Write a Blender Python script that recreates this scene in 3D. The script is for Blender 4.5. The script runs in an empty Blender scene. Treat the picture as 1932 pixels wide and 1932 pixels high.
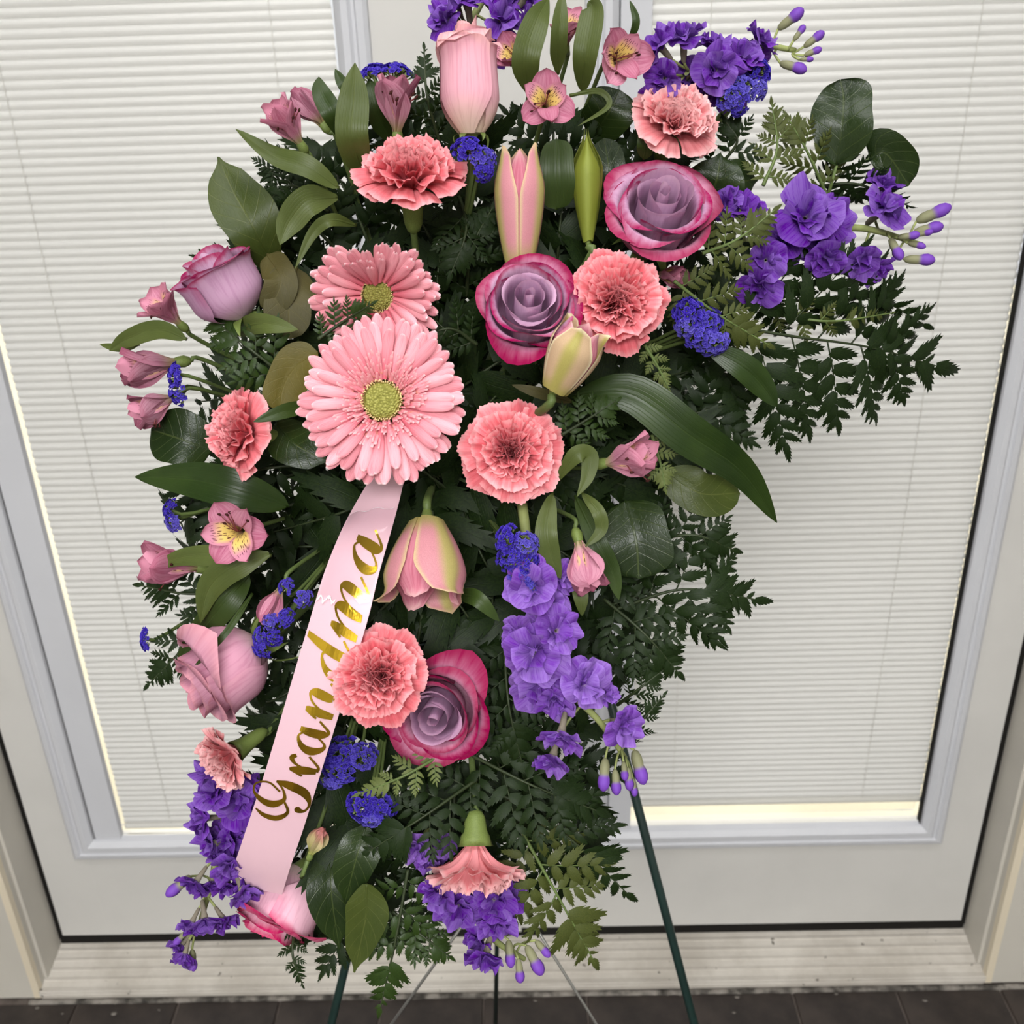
import bpy, math, random
import numpy as np
from mathutils import Vector, Matrix

# ------------------------------------------------------------------ camera
SC = bpy.context.scene
COL = SC.collection
F_PX = 1932.0
PITCH, YAW, ROLL = 0.44927, -0.01918, -0.03237
CAM = Vector((0.0572, -1.3569, 1.5610))
_cp, _sp, _cy, _sy = math.cos(PITCH), math.sin(PITCH), math.cos(YAW), math.sin(YAW)
FW = Vector((_sy * _cp, _cy * _cp, -_sp))
_r0 = Vector((_cy, -_sy, 0.0))
_u0 = _r0.cross(FW)
RT = _r0 * math.cos(ROLL) + _u0 * math.sin(ROLL)
UP = -_r0 * math.sin(ROLL) + _u0 * math.cos(ROLL)
cam_data = bpy.data.cameras.new('camera')
cam_data.sensor_width = 36.0
cam_data.lens = 36.0
cam_data.clip_start = 0.01
cam_data.dof.use_dof = True
cam_data.dof.focus_distance = 0.625
cam_data.dof.aperture_fstop = 15.0
cam = bpy.data.objects.new('camera', cam_data)
COL.objects.link(cam)
M = Matrix.Identity(4)
for i in range(3):
    M[i][0], M[i][1], M[i][2], M[i][3] = RT[i], UP[i], -FW[i], CAM[i]
cam.matrix_world = M
SC.camera = cam

# ------------------------------------------------------------------ world, lights, exposure
world = bpy.data.worlds.new('world')
SC.world = world
world.use_nodes = True
bg = world.node_tree.nodes['Background']
bg.inputs[0].default_value = (0.95, 0.97, 1.0, 1)
bg.inputs[1].default_value = 0.9

def area_light(name, loc, target, sx, sy, power, color):
    d = bpy.data.lights.new(name, 'AREA')
    d.shape = 'RECTANGLE'; d.size = sx; d.size_y = sy; d.energy = power; d.color = color
    o = bpy.data.objects.new(name, d); COL.objects.link(o)
    o.location = loc
    o.rotation_euler = (Vector(target) - Vector(loc)).to_track_quat('-Z', 'Y').to_euler()
    return o
# ceiling fluorescents of the room: one over the photographer, one further back
area_light('ceiling_light', (0.10, -1.15, 2.66), (0.10, -1.15, 0), 1.2, 0.6, 18, (1.0, 0.995, 1.0))
area_light('ceiling_light', (-0.1, -3.1, 2.66), (-0.1, -3.1, 0), 1.2, 1.2, 124, (1.0, 0.995, 1.0))
sun = bpy.data.lights.new('sun', 'SUN'); sun.energy = 3.0; sun.angle = 0.01; sun.color = (1, 0.95, 0.82)
so = bpy.data.objects.new('sun', sun); COL.objects.link(so)
so.rotation_euler = Vector((0.25, -0.55, -0.8)).to_track_quat('-Z', 'Y').to_euler()

SC.view_settings.view_transform = 'Standard'
SC.view_settings.look = 'None'
SC.view_settings.gamma = 1.0
SC.view_settings.use_curve_mapping = False
SC.view_settings.exposure = 0.0
SC.cycles.max_bounces = 5
SC.cycles.diffuse_bounces = 2
SC.cycles.glossy_bounces = 2
SC.cycles.transmission_bounces = 3
SC.cycles.use_adaptive_sampling = True
SC.cycles.adaptive_threshold = 0.06
SC.cycles.adaptive_min_samples = 16
SC.cycles.use_light_tree = False
SC.cycles.transparent_max_bounces = 6

# ------------------------------------------------------------------ helpers
PI = math.pi
def srgb(r, g, b):
    f = lambda c: (c / 255 / 12.92) if c / 255 <= 0.04045 else ((c / 255 + 0.055) / 1.055) ** 2.4
    return (f(r), f(g), f(b), 1.0)
def lerp(a, b, t): return a + (b - a) * t
def sst(a, b, x):
    t = min(1, max(0, (x - a) / (b - a))); return t * t * (3 - 2 * t)
def P(px, py, z):
    return CAM + FW * z + RT * ((px - 966) / F_PX * z) - UP * ((py - 966) / F_PX * z)
def C2W(x, y, z): return RT * x + UP * y - FW * z
def D(px, py):
    return 0.590 + 0.035 * (py - 966) / 966 + 0.05 * ((px - 830) / 700) ** 2 + 0.02 * ((py - 900) / 950) ** 2
def M2PX(z): return z / F_PX           # metres per pixel at depth z
def frame(loc, axis, roll=0.0, scale=1.0):
    z = C2W(*axis).normalized()
    x = RT - z * RT.dot(z)
    if x.length < 0.25: x = UP - z * UP.dot(z)
    x.normalize(); y = z.cross(x)
    c, s = math.cos(roll), math.sin(roll)
    x, y = x * c + y * s, y * c - x * s
    m = Matrix.Identity(4)
    for i in range(3):
        m[i][0], m[i][1], m[i][2], m[i][3] = x[i] * scale, y[i] * scale, z[i] * scale, loc[i]
    return m
def mesh(name, V, F, mat, uv=None, smooth=True):
    me = bpy.data.meshes.new(name)
    me.from_pydata([tuple(v) for v in V], [], F)
    if uv is not None:
        li = np.empty(len(me.loops), dtype=np.int32); me.loops.foreach_get('vertex_index', li)
        lay = me.uv_layers.new(name='UVMap')
        lay.data.foreach_set('uv', np.asarray(uv, dtype=np.float32)[li].ravel())
    if mat is not None: me.materials.append(mat)
    me.polygons.foreach_set('use_smooth', [smooth] * len(me.polygons))
    return me
def obj(name, me, parent=None, m=None):
    o = bpy.data.objects.new(name, me); COL.objects.link(o)
    o.parent = parent
    if m is not None: o.matrix_basis = m
    return o
def tag(o, label, cat, group=None, kind=None):
    o['label'] = label; o['category'] = cat
    if group: o['group'] = group
    if kind: o['kind'] = kind
    return o
def thing(name, label, cat, m, group=None):
    o = obj(name, None, None, m); o.empty_display_size = 0.01
    return tag(o, label, cat, group)
def struct(o):
    o['kind'] = 'structure'; return o
def grid(fn, nu, nv):
    V, UV, F = [], [], []
    for j in range(nv + 1):
        for i in range(nu + 1):
            u, v = 2 * i / nu - 1, j / nv
            V.append(fn(u, v)); UV.append(((u + 1) / 2, v))
    w = nu + 1
    for j in range(nv):
        for i in range(nu):
            a = j * w + i
            F.append((a, a + 1, a + 1 + w, a + w))
    return V, F, UV
def join(parts):
    V, F, UV = [], [], []
    for v, f, uv in parts:
        b = len(V); V += list(v); UV += list(uv)
        F += [tuple(i + b for i in q) for q in f]
    return V, F, UV
def cr(pts, n):
    """Catmull-Rom through pts (tuples of any length) sampled at n+1 points"""
    p = [np.array(q, float) for q in pts]
    if len(p) == 2: return [lerp(p[0], p[1], i / n) for i in range(n + 1)]
    p = [2 * p[0] - p[1]] + p + [2 * p[-1] - p[-2]]
    k = len(p) - 3; out = []
    for i in range(n + 1):
        t = i / n * k; s = min(int(t), k - 1); t -= s
        a, b, c, d = p[s], p[s + 1], p[s + 2], p[s + 3]
        out.append(0.5 * (2 * b + (c - a) * t + (2 * a - 5 * b + 4 * c - d) * t * t + (3 * b - a - 3 * c + d) * t ** 3))
    return out
def tube(pts, rad, seg=6, caps=True):
    pts = [Vector(p) for p in pts]; n = len(pts)
    if not hasattr(rad, '__len__'): rad = [rad] * n
    V, F, UV = [], [], []
    t0 = (pts[1] - pts[0]).normalized()
    x = t0.orthogonal().normalized()
    for i, p in enumerate(pts):
        t = (pts[min(i + 1, n - 1)] - pts[max(i - 1, 0)]).normalized()
        x = (x - t * x.dot(t)); x = x.normalized() if x.length > 1e-6 else t.orthogonal().normalized()
        y = t.cross(x)
        for k in range(seg):
            a = 2 * PI * k / seg
            V.append(p + (x * math.cos(a) + y * math.sin(a)) * rad[i]); UV.append((k / seg, i / (n - 1)))
    for i in range(n - 1):
        for k in range(seg):
            a, b = i * seg + k, i * seg + (k + 1) % seg
            F.append((a, b, b + seg, a + seg))
    if caps:
        F.append(tuple(range(seg))[::-1]); F.append(tuple((n - 1) * seg + k for k in range(seg)))
    return V, F, UV
def lathe(prof, seg=14, wob=None):
    V, F, UV = [], [], []
    for j, (r, z) in enumerate(prof):
        for k in range(seg):
            a = 2 * PI * k / seg
            rr = r * (1 + (wob(a, j / (len(prof) - 1)) if wob else 0))
            V.append((rr * math.cos(a), rr * math.sin(a), z)); UV.append((k / seg, j / (len(prof) - 1)))
    for j in range(len(prof) - 1):
        for k in range(seg):
            a, b = j * seg + k, j * seg + (k + 1) % seg
            F.append((a, b, b + seg, a + seg))
    return V, F, UV
def box(x0, x1, y0, y1, z0, z1):
    V = [(x, y, z) for x in (x0, x1) for y in (y0, y1) for z in (z0, z1)]
    F = [(0, 1, 3, 2), (4, 6, 7, 5), (0, 4, 5, 1), (2, 3, 7, 6), (0, 2, 6, 4), (1, 5, 7, 3)]
    return V, F, [(0, 0)] * 8
def xform(g, m):
    return [m @ Vector(v) for v in g[0]], g[1], g[2]

# ------------------------------------------------------------------ materials
class NT:
    def __init__(self, name):
        self.m = bpy.data.materials.new(name); self.m.use_nodes = True
        self.t = self.m.node_tree; self.b = self.t.nodes['Principled BSDF']
        self.out = self.t.nodes['Material Output']
    def n(self, typ, **kw):
        o = self.t.nodes.new(typ)
        for k, v in kw.items(): setattr(o, k, v)
        return o
    def put(self, sock, v):
        if isinstance(v, bpy.types.NodeSocket): self.t.links.new(v, sock)
        else: sock.default_value = v
    def math(self, op, a, b=0.0, clamp=False):
        o = self.n('ShaderNodeMath', operation=op, use_clamp=clamp)
        self.put(o.inputs[0], a); self.put(o.inputs[1], b); return o.outputs[0]
    def rng(self, x, a, b, c=0.0, d=1.0):
        o = self.n('ShaderNodeMapRange', interpolation_type='SMOOTHSTEP')
        self.put(o.inputs[0], x)
        for i, v in enumerate((a, b, c, d)): o.inputs[i + 1].default_value = v
        return o.outputs[0]
    def mix(self, f, a, b):
        o = self.n('ShaderNodeMix', data_type='RGBA')
        self.put(o.inputs[0], f); self.put(o.inputs[6], a); self.put(o.inputs[7], b); return o.outputs[2]
    def uv(self):
        s = self.n('ShaderNodeSeparateXYZ'); t = self.n('ShaderNodeTexCoord')
        self.t.links.new(t.outputs['UV'], s.inputs[0]); return s.outputs[0], s.outputs[1], t
    def noise(self, scale, detail=2.0, vec=None, rough=0.5):
        o = self.n('ShaderNodeTexNoise'); o.inputs['Scale'].default_value = scale
        o.inputs['Detail'].default_value = detail; o.inputs['Roughness'].default_value = rough
        if vec is None: vec = self.n('ShaderNodeTexCoord').outputs['Object']
        self.t.links.new(vec, o.inputs['Vector']); return o.outputs[0]
    def vec(self, x, y, z=0.0):
        o = self.n('ShaderNodeCombineXYZ')
        self.put(o.inputs[0], x); self.put(o.inputs[1], y); self.put(o.inputs[2], z); return o.outputs[0]
    def bump(self, h, strength=0.3, dist=0.001):
        o = self.n('ShaderNodeBump'); o.inputs['Strength'].default_value = strength
        o.inputs['Distance'].default_value = dist
        self.t.links.new(h, o.inputs['Height']); self.t.links.new(o.outputs[0], self.b.inputs['Normal'])
        return o.outputs[0]
    def fin(self, col, rough=0.5, spec=0.3, transl=0.0, metal=0.0, sheen=0.0):
        self.put(self.b.inputs['Base Color'], col); self.put(self.b.inputs['Roughness'], rough)
        self.b.inputs['Specular IOR Level'].default_value = spec
        self.b.inputs['Metallic'].default_value = metal
        if sheen: self.b.inputs['Sheen Weight'].default_value = sheen
        if transl:
            tr = self.n('ShaderNodeBsdfTranslucent'); self.put(tr.inputs[0], col)
            mx = self.n('ShaderNodeMixShader'); mx.inputs[0].default_value = transl
            self.t.links.new(self.b.outputs[0], mx.inputs[1]); self.t.links.new(tr.outputs[0], mx.inputs[2])
            self.t.links.new(mx.outputs[0], self.out.inputs[0])
        return self.m

def plain(name, c, rough=0.5, spec=0.3, metal=0.0, var=0.0, scale=20, transl=0.0):
    k = NT(name); col = c
    if var:
        d = tuple(x * (1 - var) for x in c[:3]) + (1,)
        e = tuple(min(1, x * (1 + var)) for x in c[:3]) + (1,)
        col = k.mix(k.rng(k.noise(scale, 4), 0.3, 0.7), d, e)
    return k.fin(col, rough, spec, transl, metal)

def petal_mat(name, base, mid, edge, e0=0.7, side=0.0, b1=0.3, vein=0.12, transl=0.25, rough=0.6, tipn=0.0):
    """pigment from the petal's foot (base) through mid to its rim (edge)"""
    k = NT(name); u, v, t = k.uv()
    a = k.math('ABSOLUTE', k.math('SUBTRACT', k.math('MULTIPLY', u, 2.0), 1.0))
    nz = k.noise(3.0, 3, k.vec(k.math('MULTIPLY', u, 2.0), v))
    st = k.noise(1.0, 3, k.vec(k.math('MULTIPLY', u, 26.0), k.math('MULTIPLY', v, 2.0)))
    vv = k.math('ADD', v, k.math('MULTIPLY', k.math('SUBTRACT', nz, 0.5), 0.25))
    e = k.rng(vv, e0, 1.0)
    if side:
        s = k.math('MULTIPLY', k.math('MULTIPLY', k.rng(a, 0.7, 1.0), k.rng(v, 0.35, 0.8)), side)
        e = k.math('MAXIMUM', e, s)
    c = k.mix(k.rng(v, 0.0, b1), base, mid)
    c = k.mix(e, c, edge)
    dk = k.n('ShaderNodeHueSaturation'); dk.inputs['Value'].default_value = 1 - vein; dk.inputs['Saturation'].default_value = 1 + vein
    k.put(dk.inputs['Color'], c)
    c = k.mix(k.rng(st, 0.45, 0.7), c, dk.outputs[0])
    oi = k.n('ShaderNodeObjectInfo'); vr = k.n('ShaderNodeHueSaturation'); k.put(vr.inputs['Color'], c)
    k.put(vr.inputs['Value'], k.rng(oi.outputs['Random'], 0.0, 1.0, 0.84, 1.06)); k.put(vr.inputs['Saturation'], k.rng(oi.outputs['Random'], 0.0, 1.0, 1.06, 0.92)); c = vr.outputs[0]
    k.bump(st, 0.25, 0.0004)
    return k.fin(c, rough + .08, 0.14, transl)

def leaf_mat(name, c1, c2, vein, kind='net', rough=0.38, transl=0.12, spec=0.26):
    k = NT(name); u, v, t = k.uv()
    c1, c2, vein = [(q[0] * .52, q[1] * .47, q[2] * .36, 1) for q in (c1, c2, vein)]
    a = k.math('ABSOLUTE', k.math('SUBTRACT', k.math('MULTIPLY', u, 2.0), 1.0))
    nz = k.noise(30, 4)
    c = k.mix(k.rng(nz, 0.3, 0.7), c1, c2)
    if kind == 'net':
        ph = k.math('SUBTRACT', k.math('MULTIPLY', v, 7.0), k.math('MULTIPLY', a, 1.6))
        w = k.math('ABSOLUTE', k.math('SUBTRACT', k.math('FRACT', ph), 0.5))
        vn = k.math('MAXIMUM', k.rng(w, 0.05, 0.0), k.rng(a, 0.045, 0.015))
        vo = k.n('ShaderNodeTexVoronoi', feature='DISTANCE_TO_EDGE'); vo.inputs['Scale'].default_value = 16
        k.put(vo.inputs['Vector'], t.outputs['UV'])
        hgt = k.math('ADD', k.math('MULTIPLY', vn, -1.0), k.math('MULTIPLY', k.rng(vo.outputs[0], 0.0, 0.12), 0.35))
        k.bump(hgt, 0.25, 0.0004)
    else:
        w = k.math('ABSOLUTE', k.math('SUBTRACT', k.math('FRACT', k.math('MULTIPLY', u, 11.0)), 0.5))
        vn = k.math('MAXIMUM', k.math('MULTIPLY', k.rng(w, 0.12, 0.0), 0.35), k.rng(a, 0.05, 0.01))
        k.bump(k.math('MULTIPLY', vn, -1.0), 0.35, 0.0005)
    c = k.mix(k.math('MULTIPLY', vn, 0.32), c, vein)
    return k.fin(c, rough, spec, transl)

# ------------------------------------------------------------------ the setting: doors, blinds, frame, floor, outside
def white_mat(name, c, rough=0.45, grime=0.06, scale=6):
    k = NT(name)
    d = tuple(x * (1 - grime) for x in c[:3]) + (1,)
    col = k.mix(k.rng(k.noise(scale, 5), 0.35, 0.7), c, d)
    k.bump(k.noise(180, 2), 0.06, 0.0005)
    return k.fin(col, rough, 0.35)
m_door = white_mat('door_paint', srgb(212, 210, 205), 0.42)
m_lite = white_mat('lite_frame_vinyl', srgb(206, 207, 211), 0.4, 0.04)
m_jamb = white_mat('jamb_paint', srgb(206, 201, 190), 0.5, 0.08)
m_bead = white_mat('casing_bead_paint', srgb(228, 216, 192), 0.5, 0.05)
m_wall = white_mat('wall_paint', srgb(205, 203, 196), 0.6, 0.05)
m_rubber = plain('weatherstrip_rubber', srgb(26, 24, 22), 0.7, 0.2)
m_cord = plain('ladder_cord', srgb(240, 238, 230), 0.7)
k = NT('slat_enamel'); m_slat = k.fin(srgb(244, 243, 238), 0.4, 0.35, 0.0)
m_railb = white_mat('bottom_rail_enamel', srgb(232, 230, 222), 0.4, 0.03)
# sill: painted threshold, scuffed
k = NT('sill_paint')
n1 = k.noise(5, 6, None, 0.7); tc = k.n('ShaderNodeTexCoord').outputs['Object']
mp = k.n('ShaderNodeMapping'); mp.inputs['Scale'].default_value = (6, 160, 1); k.t.links.new(tc, mp.inputs[0])
n2 = k.noise(1.0, 4, mp.outputs[0], 0.7)
c = k.mix(k.rng(n1, 0.35, 0.72), srgb(210, 204, 194), srgb(182, 175, 164))
c = k.mix(k.rng(n2, 0.62, 0.8), c, srgb(162, 154, 142))
n3 = k.noise(70, 2); c = k.mix(k.rng(n3, 0.71, 0.75), c, srgb(85, 78, 68))
k.bump(n2, 0.25, 0.0006); m_sill = k.fin(c, 0.5, 0.35)
# glass: clear with a faint reflection
k = NT('clear_glass')
tr = k.n('ShaderNodeBsdfTransparent'); gl = k.n('ShaderNodeBsdfGlossy'); gl.inputs['Roughness'].default_value = 0.02
fr = k.n('ShaderNodeFresnel'); fr.inputs[0].default_value = 1.3
mx = k.n('ShaderNodeMixShader'); k.t.links.new(fr.outputs[0], mx.inputs[0])
k.t.links.new(tr.outputs[0], mx.inputs[1]); k.t.links.new(gl.outputs[0], mx.inputs[2])
k.t.links.new(mx.outputs[0], k.out.inputs[0]); m_glass = k.m
# floor tile and grout
k = NT('dark_floor_tile')
n1 = k.noise(9, 6, None, 0.65); n2 = k.noise(90, 2)
c = k.mix(k.rng(n1, 0.3, 0.7), srgb(38, 33, 31), srgb(66, 58, 53))
c = k.mix(k.rng(n2, 0.74, 0.8), c, srgb(120, 112, 104))
k.bump(n1, 0.2, 0.002); m_tile = k.fin(c, 0.45, 0.4)
m_grout = plain('grout', srgb(96, 88, 82), 0.9, 0.1, var=0.3, scale=40)
m_caulk = plain('old_caulk', srgb(122, 117, 110), 0.9, 0.1, var=0.7, scale=38)
m_patio = plain('patio_concrete', srgb(236, 228, 204), 0.9, 0.1, var=0.06, scale=4)

DOOR_TOP = 2.05
def sbox(name, b, mat, parent=None):
    o = obj(name, mesh(name, *b[:2], mat, smooth=False), parent)
    return o
def rect_sweep(x0, x1, z0, z1, prof):
    """mitred frame: prof is a list of (inset, y) from the outer edge inwards"""
    V, F, UV = [], [], []
    for ins, y in prof:
        V += [(x0 + ins, y, z0 + ins), (x1 - ins, y, z0 + ins), (x1 - ins, y, z1 - ins), (x0 + ins, y, z1 - ins)]
        UV += [(0, 0)] * 4
    for j in range(len(prof) - 1):
        for k in range(4):
            a, b = j * 4 + k, j * 4 + (k + 1) % 4
            F.append((a, b, b + 4, a + 4))
    return V, F, UV

def make_door(n, x0, x1, lx0, lx1, strip_w, gx0, gx1, blind_z0, label):
    d = thing('door_%d' % n, label, 'door', Matrix.Translation(((x0 + x1) / 2, 0, 0)))
    struct(d); ox = (x0 + x1) / 2
    L = Matrix.Translation((-ox, 0, 0))
    def part(name, g, mat, parent=d):
        g = xform(g, L); return obj(name, mesh(name, g[0], g[1], mat, smooth=False), parent)
    zb, lz0, lz1 = 0.062, 0.252, 1.92
    T = 0.044
    part('stile', box(x0, lx0 + .02, 0, T, zb, DOOR_TOP), m_door)
    part('stile', box(lx1 - .02, x1, 0, T, zb, DOOR_TOP), m_door)
    part('bottom_rail', box(lx0 + .0201, lx1 - .0201, 0.0, T, zb, lz0 + .02), m_door)
    part('top_rail', box(lx0 + .0201, lx1 - .0201, 0.0, T, lz1 - .02, DOOR_TOP), m_door)
    fr = part('lite_frame', rect_sweep(lx0, lx1, lz0, lz1,
        [(0, .002), (0.001, -.007), (.006, -.011), (.014, -.0125), (.0165, -.009), (.020, -.009), (.024, -.013), (.032, -.0135),
         (.036, -.010), (.040, -.006), (.043, .006)]), m_lite)
    gz0, gz1 = lz0 + .042, lz1 - .042
    if strip_w:
        part('operator_strip', box(lx0 + .043, gx0, -.001, .012, gz0, gz1), m_lite)
        if n == 1: part('strip_seam', box(lx0 + .0428, lx0 + .0440, -.0016, .0, gz0, gz1), m_rubber)
    part('glass_pane', box(lx0 + .04, lx1 - .04, .0125, .0150, gz0 - .003, gz1 + .003), m_glass)
    part('outer_pane', box(lx0 + .04, lx1 - .04, .0350, .0375, gz0 - .003, gz1 + .003), m_glass)
    if n == 2: part('sash_lip', box(lx1 - .0434, lx1 - .0424, -.002, .012, gz0, gz1), m_rubber)
    part('door_sweep', box(x0 - (.009 if n == 1 else 0), x1 + (.009 if n == 2 else 0), .004, .034, .0375, zb - .0002), m_rubber)
    # blind between the panes
    return gz0, gz1
LZ = make_door(1, -0.822, 0.004, -0.757, -0.120, 1, -0.668, -0.166, 0.31, 'white left door leaf with a tall blind-covered window')
make_door(2, 0.008, 0.822, 0.137, 0.757, 1, 0.2175, 0.715, 0.34, 'white right door leaf with a bright gap below its blind')

def make_blind(x0, x1, zbot, ztop, cords, label, tilt, gap=.002):
    b = thing('venetian_blind', label, 'blind', Matrix.Translation(((x0 + x1) / 2, .023, zbot)), 'blinds inside the door windows')
    hw = (x1 - x0) / 2 - gap
    pitch, sw = 0.01155, 0.0062
    V, F, UV = [], [], []
    N = 6
    for j in range(N + 1):
        t = (j / N - .5) * 2
        y = -0.0046 * (1 - t * t) + 0.002
        z = t * sw
        c, s = math.cos(tilt), math.sin(tilt)
        y, z = y * c - z * s, y * s + z * c
        V += [(-hw, y, z), (hw, y, z)]; UV += [(0, 0)] * 2
    for j in range(N): F.append((2 * j, 2 * j + 1, 2 * j + 3, 2 * j + 2))
    me = mesh('slat', V, F, m_slat)
    n = int((ztop - zbot - .02) / pitch)
    rnd = random.Random(4)
    for i in range(n):
        o = obj('slat', me, b, Matrix.Translation((rnd.uniform(-.0006, .0006), rnd.uniform(-.0002, .0002), .016 + i * pitch)))
        o.rotation_euler = (rnd.uniform(-.03, .03), rnd.uniform(-.0006, .0006), 0)
    g = lathe([(0.0, -hw), (.006, -hw), (.0062, -hw + .002), (.0062, hw - .002), (.006, hw), (0, hw)], 10)
    R = Matrix.Rotation(PI / 2, 4, 'Y')
    obj('bottom_rail', mesh('bottom_rail', xform(g, R)[0], g[1], m_railb), b, Matrix.Translation((0, 0, .004)))
    for cx in cords:
        gx = cx - (x0 + x1) / 2
        pts = [(gx + rnd.uniform(-.0004, .0004), -.0042 + (.0012 if i % 2 else 0), .004 + i * pitch * .5) for i in range(int((ztop - zbot) / pitch * 2) - 3)]
        g = tube(pts, 0.00055, 4)
        obj('ladder_cord', mesh('ladder_cord', g[0], g[1], m_cord), b)
make_blind(-0.668, -0.166, 0.2985, LZ[1], (-0.585, -0.243), 'closed white mini blind in the left door, lowered to its sill', -0.22)
make_blind(0.2165, 0.7172, 0.326, LZ[1], (0.291, 0.617), 'closed white mini blind in the right door, stopping above a bright gap', -0.22, .0002)

for s, n in ((-1, 'left'), (1, 'right')):
    f = lambda x: sorted((s * x[0], s * x[1]))
    X = f((.8325, .862)); j = struct(sbox('jamb_' + n, box(X[0], X[1], -.062, .10, 0.0, 2.1), m_jamb))
    X = f((.8385, .862)); sbox('jamb_stop', box(X[0], X[1], -.074, -.0622, 0, 2.1), m_jamb, j)
    X = f((.8225, .8324)); sbox('weatherstrip', box(X[0], X[1], .003, .02, .05, 2.06), m_rubber, j)
    X = f((.8385, .851)); sbox('casing_bead', box(X[0], X[1], -.0865, -.0742, 0.004, 2.1), m_bead, j)
    X = f((.8512, .93)); sbox('casing', box(X[0], X[1], -.084, -.0625, 0.002, 2.18), m_jamb, j)
    X = f((.93, 2.2)); w = struct(sbox('wall_' + n, box(X[0], X[1], -.075, .1, 0, 2.7), m_wall))
struct(sbox('trim_1', box(-.8324, .8324, -.06, .1, 2.06, 2.1), m_jamb))
struct(sbox('wall_back', box(-.93, .93, -.075, .1, 2.18, 2.7), m_wall))
struct(sbox('trim_2', box(-.8510, .8510, -.084, -.0625, 2.1005, 2.18), m_jamb))
# centre astragal between the leaves
struct(sbox('trim_3', box(-.012, .024, -.010, -.0005, .063, DOOR_TOP), m_door))

# threshold: stepped profile swept along X
prof = [(.10, .002), (.10, .037), (.004, .037), (-.002, .0355), (-.0022, .0345)]
z = .0345; y = -.004
for i in range(4):
    prof += [(y - .0035, z), (y - .0045, z + .0014), (y - .0075, z + .0012), (y - .0085, z - .001)]
    y -= .0185; z -= .0034
    prof += [(y, z)]
prof += [(-.086, .0215), (-.0875, .0225), (-.0895, .0215), (-.0898, .018), (-.0885, .017), (-.0905, .0155), (-.0908, .0105), (-.086, .009), (-.086, .001)]
V, F = [], []
for sx in (-.8585, .8585):
    V += [(sx, a, b) for a, b in prof]
n = len(prof)
for i in range(n - 1): F.append((i, i + 1, i + 1 + n, i + n))
F.append(tuple(range(n))[::-1]); F.append(tuple(range(n, 2 * n)))
# narrow the part that runs between the jambs
V = [(max(-.8322, min(.8322, x)) if b > -.062 else max(-.838, min(.838, x)), b, c) for x, b, c in V]
th = obj('threshold', mesh('threshold', V, F, m_sill, smooth=False)); struct(th); tag(th, 'scuffed off-white ribbed threshold under the doors', 'threshold', None, 'structure')

# floor: grout bed and separate dark tiles
fl = struct(obj('floor', mesh('floor', *box(-2.4, 2.4, -4.0, .1, -.06, -.004)[:2], m_grout, smooth=False)))
ts = 0.1815
g = box(-ts / 2 + .0012, ts / 2 - .0012, -ts / 2 + .0012, ts / 2 - .0012, -.0038, 0)
b = .0018
V = [(x * (1 - (b / (ts / 2) if zz == 0 else 0)), y * (1 - (b / (ts / 2) if zz == 0 else 0)), zz) for x, y, zz in g[0]]
tile_me = mesh('tile', V, g[1], m_tile, smooth=False)
rnd = random.Random(2)
for r in range(14):
    for c_ in range(20):
        if r > 7 and not (4 <= c_ <= 15): continue
        cx = (c_ - 10) * ts + .137 + ts / 2; cyy = -.095 - ts / 2 - r * ts
        o = obj('tile', tile_me, fl, Matrix.Translation((cx, cyy, rnd.uniform(-.0008, 0))))
# crumbling caulk bead where threshold meets the tiles
V, F = [], []
rnd = random.Random(7); N = 240
for i in range(N + 1):
    x = -.86 + 1.80 * i / N
    bk = .5 + .5 * math.sin(i * .31 + 2 * math.sin(i * .11)); w = .001 + .006 * rnd.random() * bk; h = .0008 + .004 * rnd.random() * bk
    y0 = -.0925
    V += [(x, y0 + .006, .0005), (x, y0 + .003 - w * .3, h), (x, y0 - w, h * .5), (x, y0 - w - .0015, -.003)]
for i in range(N):
    for k_ in range(3): F.append((i * 4 + k_, i * 4 + k_ + 1, i * 4 + k_ + 5, i * 4 + k_ + 4))
struct(obj('trim_4', mesh('trim_4', V, F, m_caulk, smooth=False)))
# crumbs of plaster lying on the tiles
for i, (px, py, s) in enumerate([(215, 1912, .0035), (300, 1905, .0016), (118, 1912, .0015), (1390, 1881, .0028), (1385, 1910, .002), (1578, 1875, .0022),
                  (1745, 1888, .0028), (1082, 1876, .0022), (1140, 1877, .0022), (70, 1902, .003), (1010, 1888, .0022)]):
    z0 = 1.9
    for _ in range(30):
        p = P(px, py, z0); z0 += (p.z - 0.001) / max(1e-6, -(P(px, py, z0 + 1) - p).z)
    p = P(px, py, z0); rr = random.Random(i)
    g = lathe([(0.0, -.4), (.7, -.2), (1, .2), (.6, .7), (0, .9)], 6, lambda a, t: rr.uniform(-.3, .3))
    o = obj('plaster_crumb', mesh('plaster_crumb', [(a * s * 1.6, b * s, c * s * .5) for a, b, c in g[0]], g[1], m_caulk, smooth=False), None, Matrix.Translation((p.x, p.y, s * .3)))
    tag(o, 'small pale plaster crumb on the dark floor tiles', 'debris', 'plaster crumbs on the floor')
# patio outside the doors
struct(obj('outside_ground', mesh('outside_ground', *box(-4, 4, .12, 5, -.1, -.02)[:2], m_patio, smooth=False)))

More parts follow.
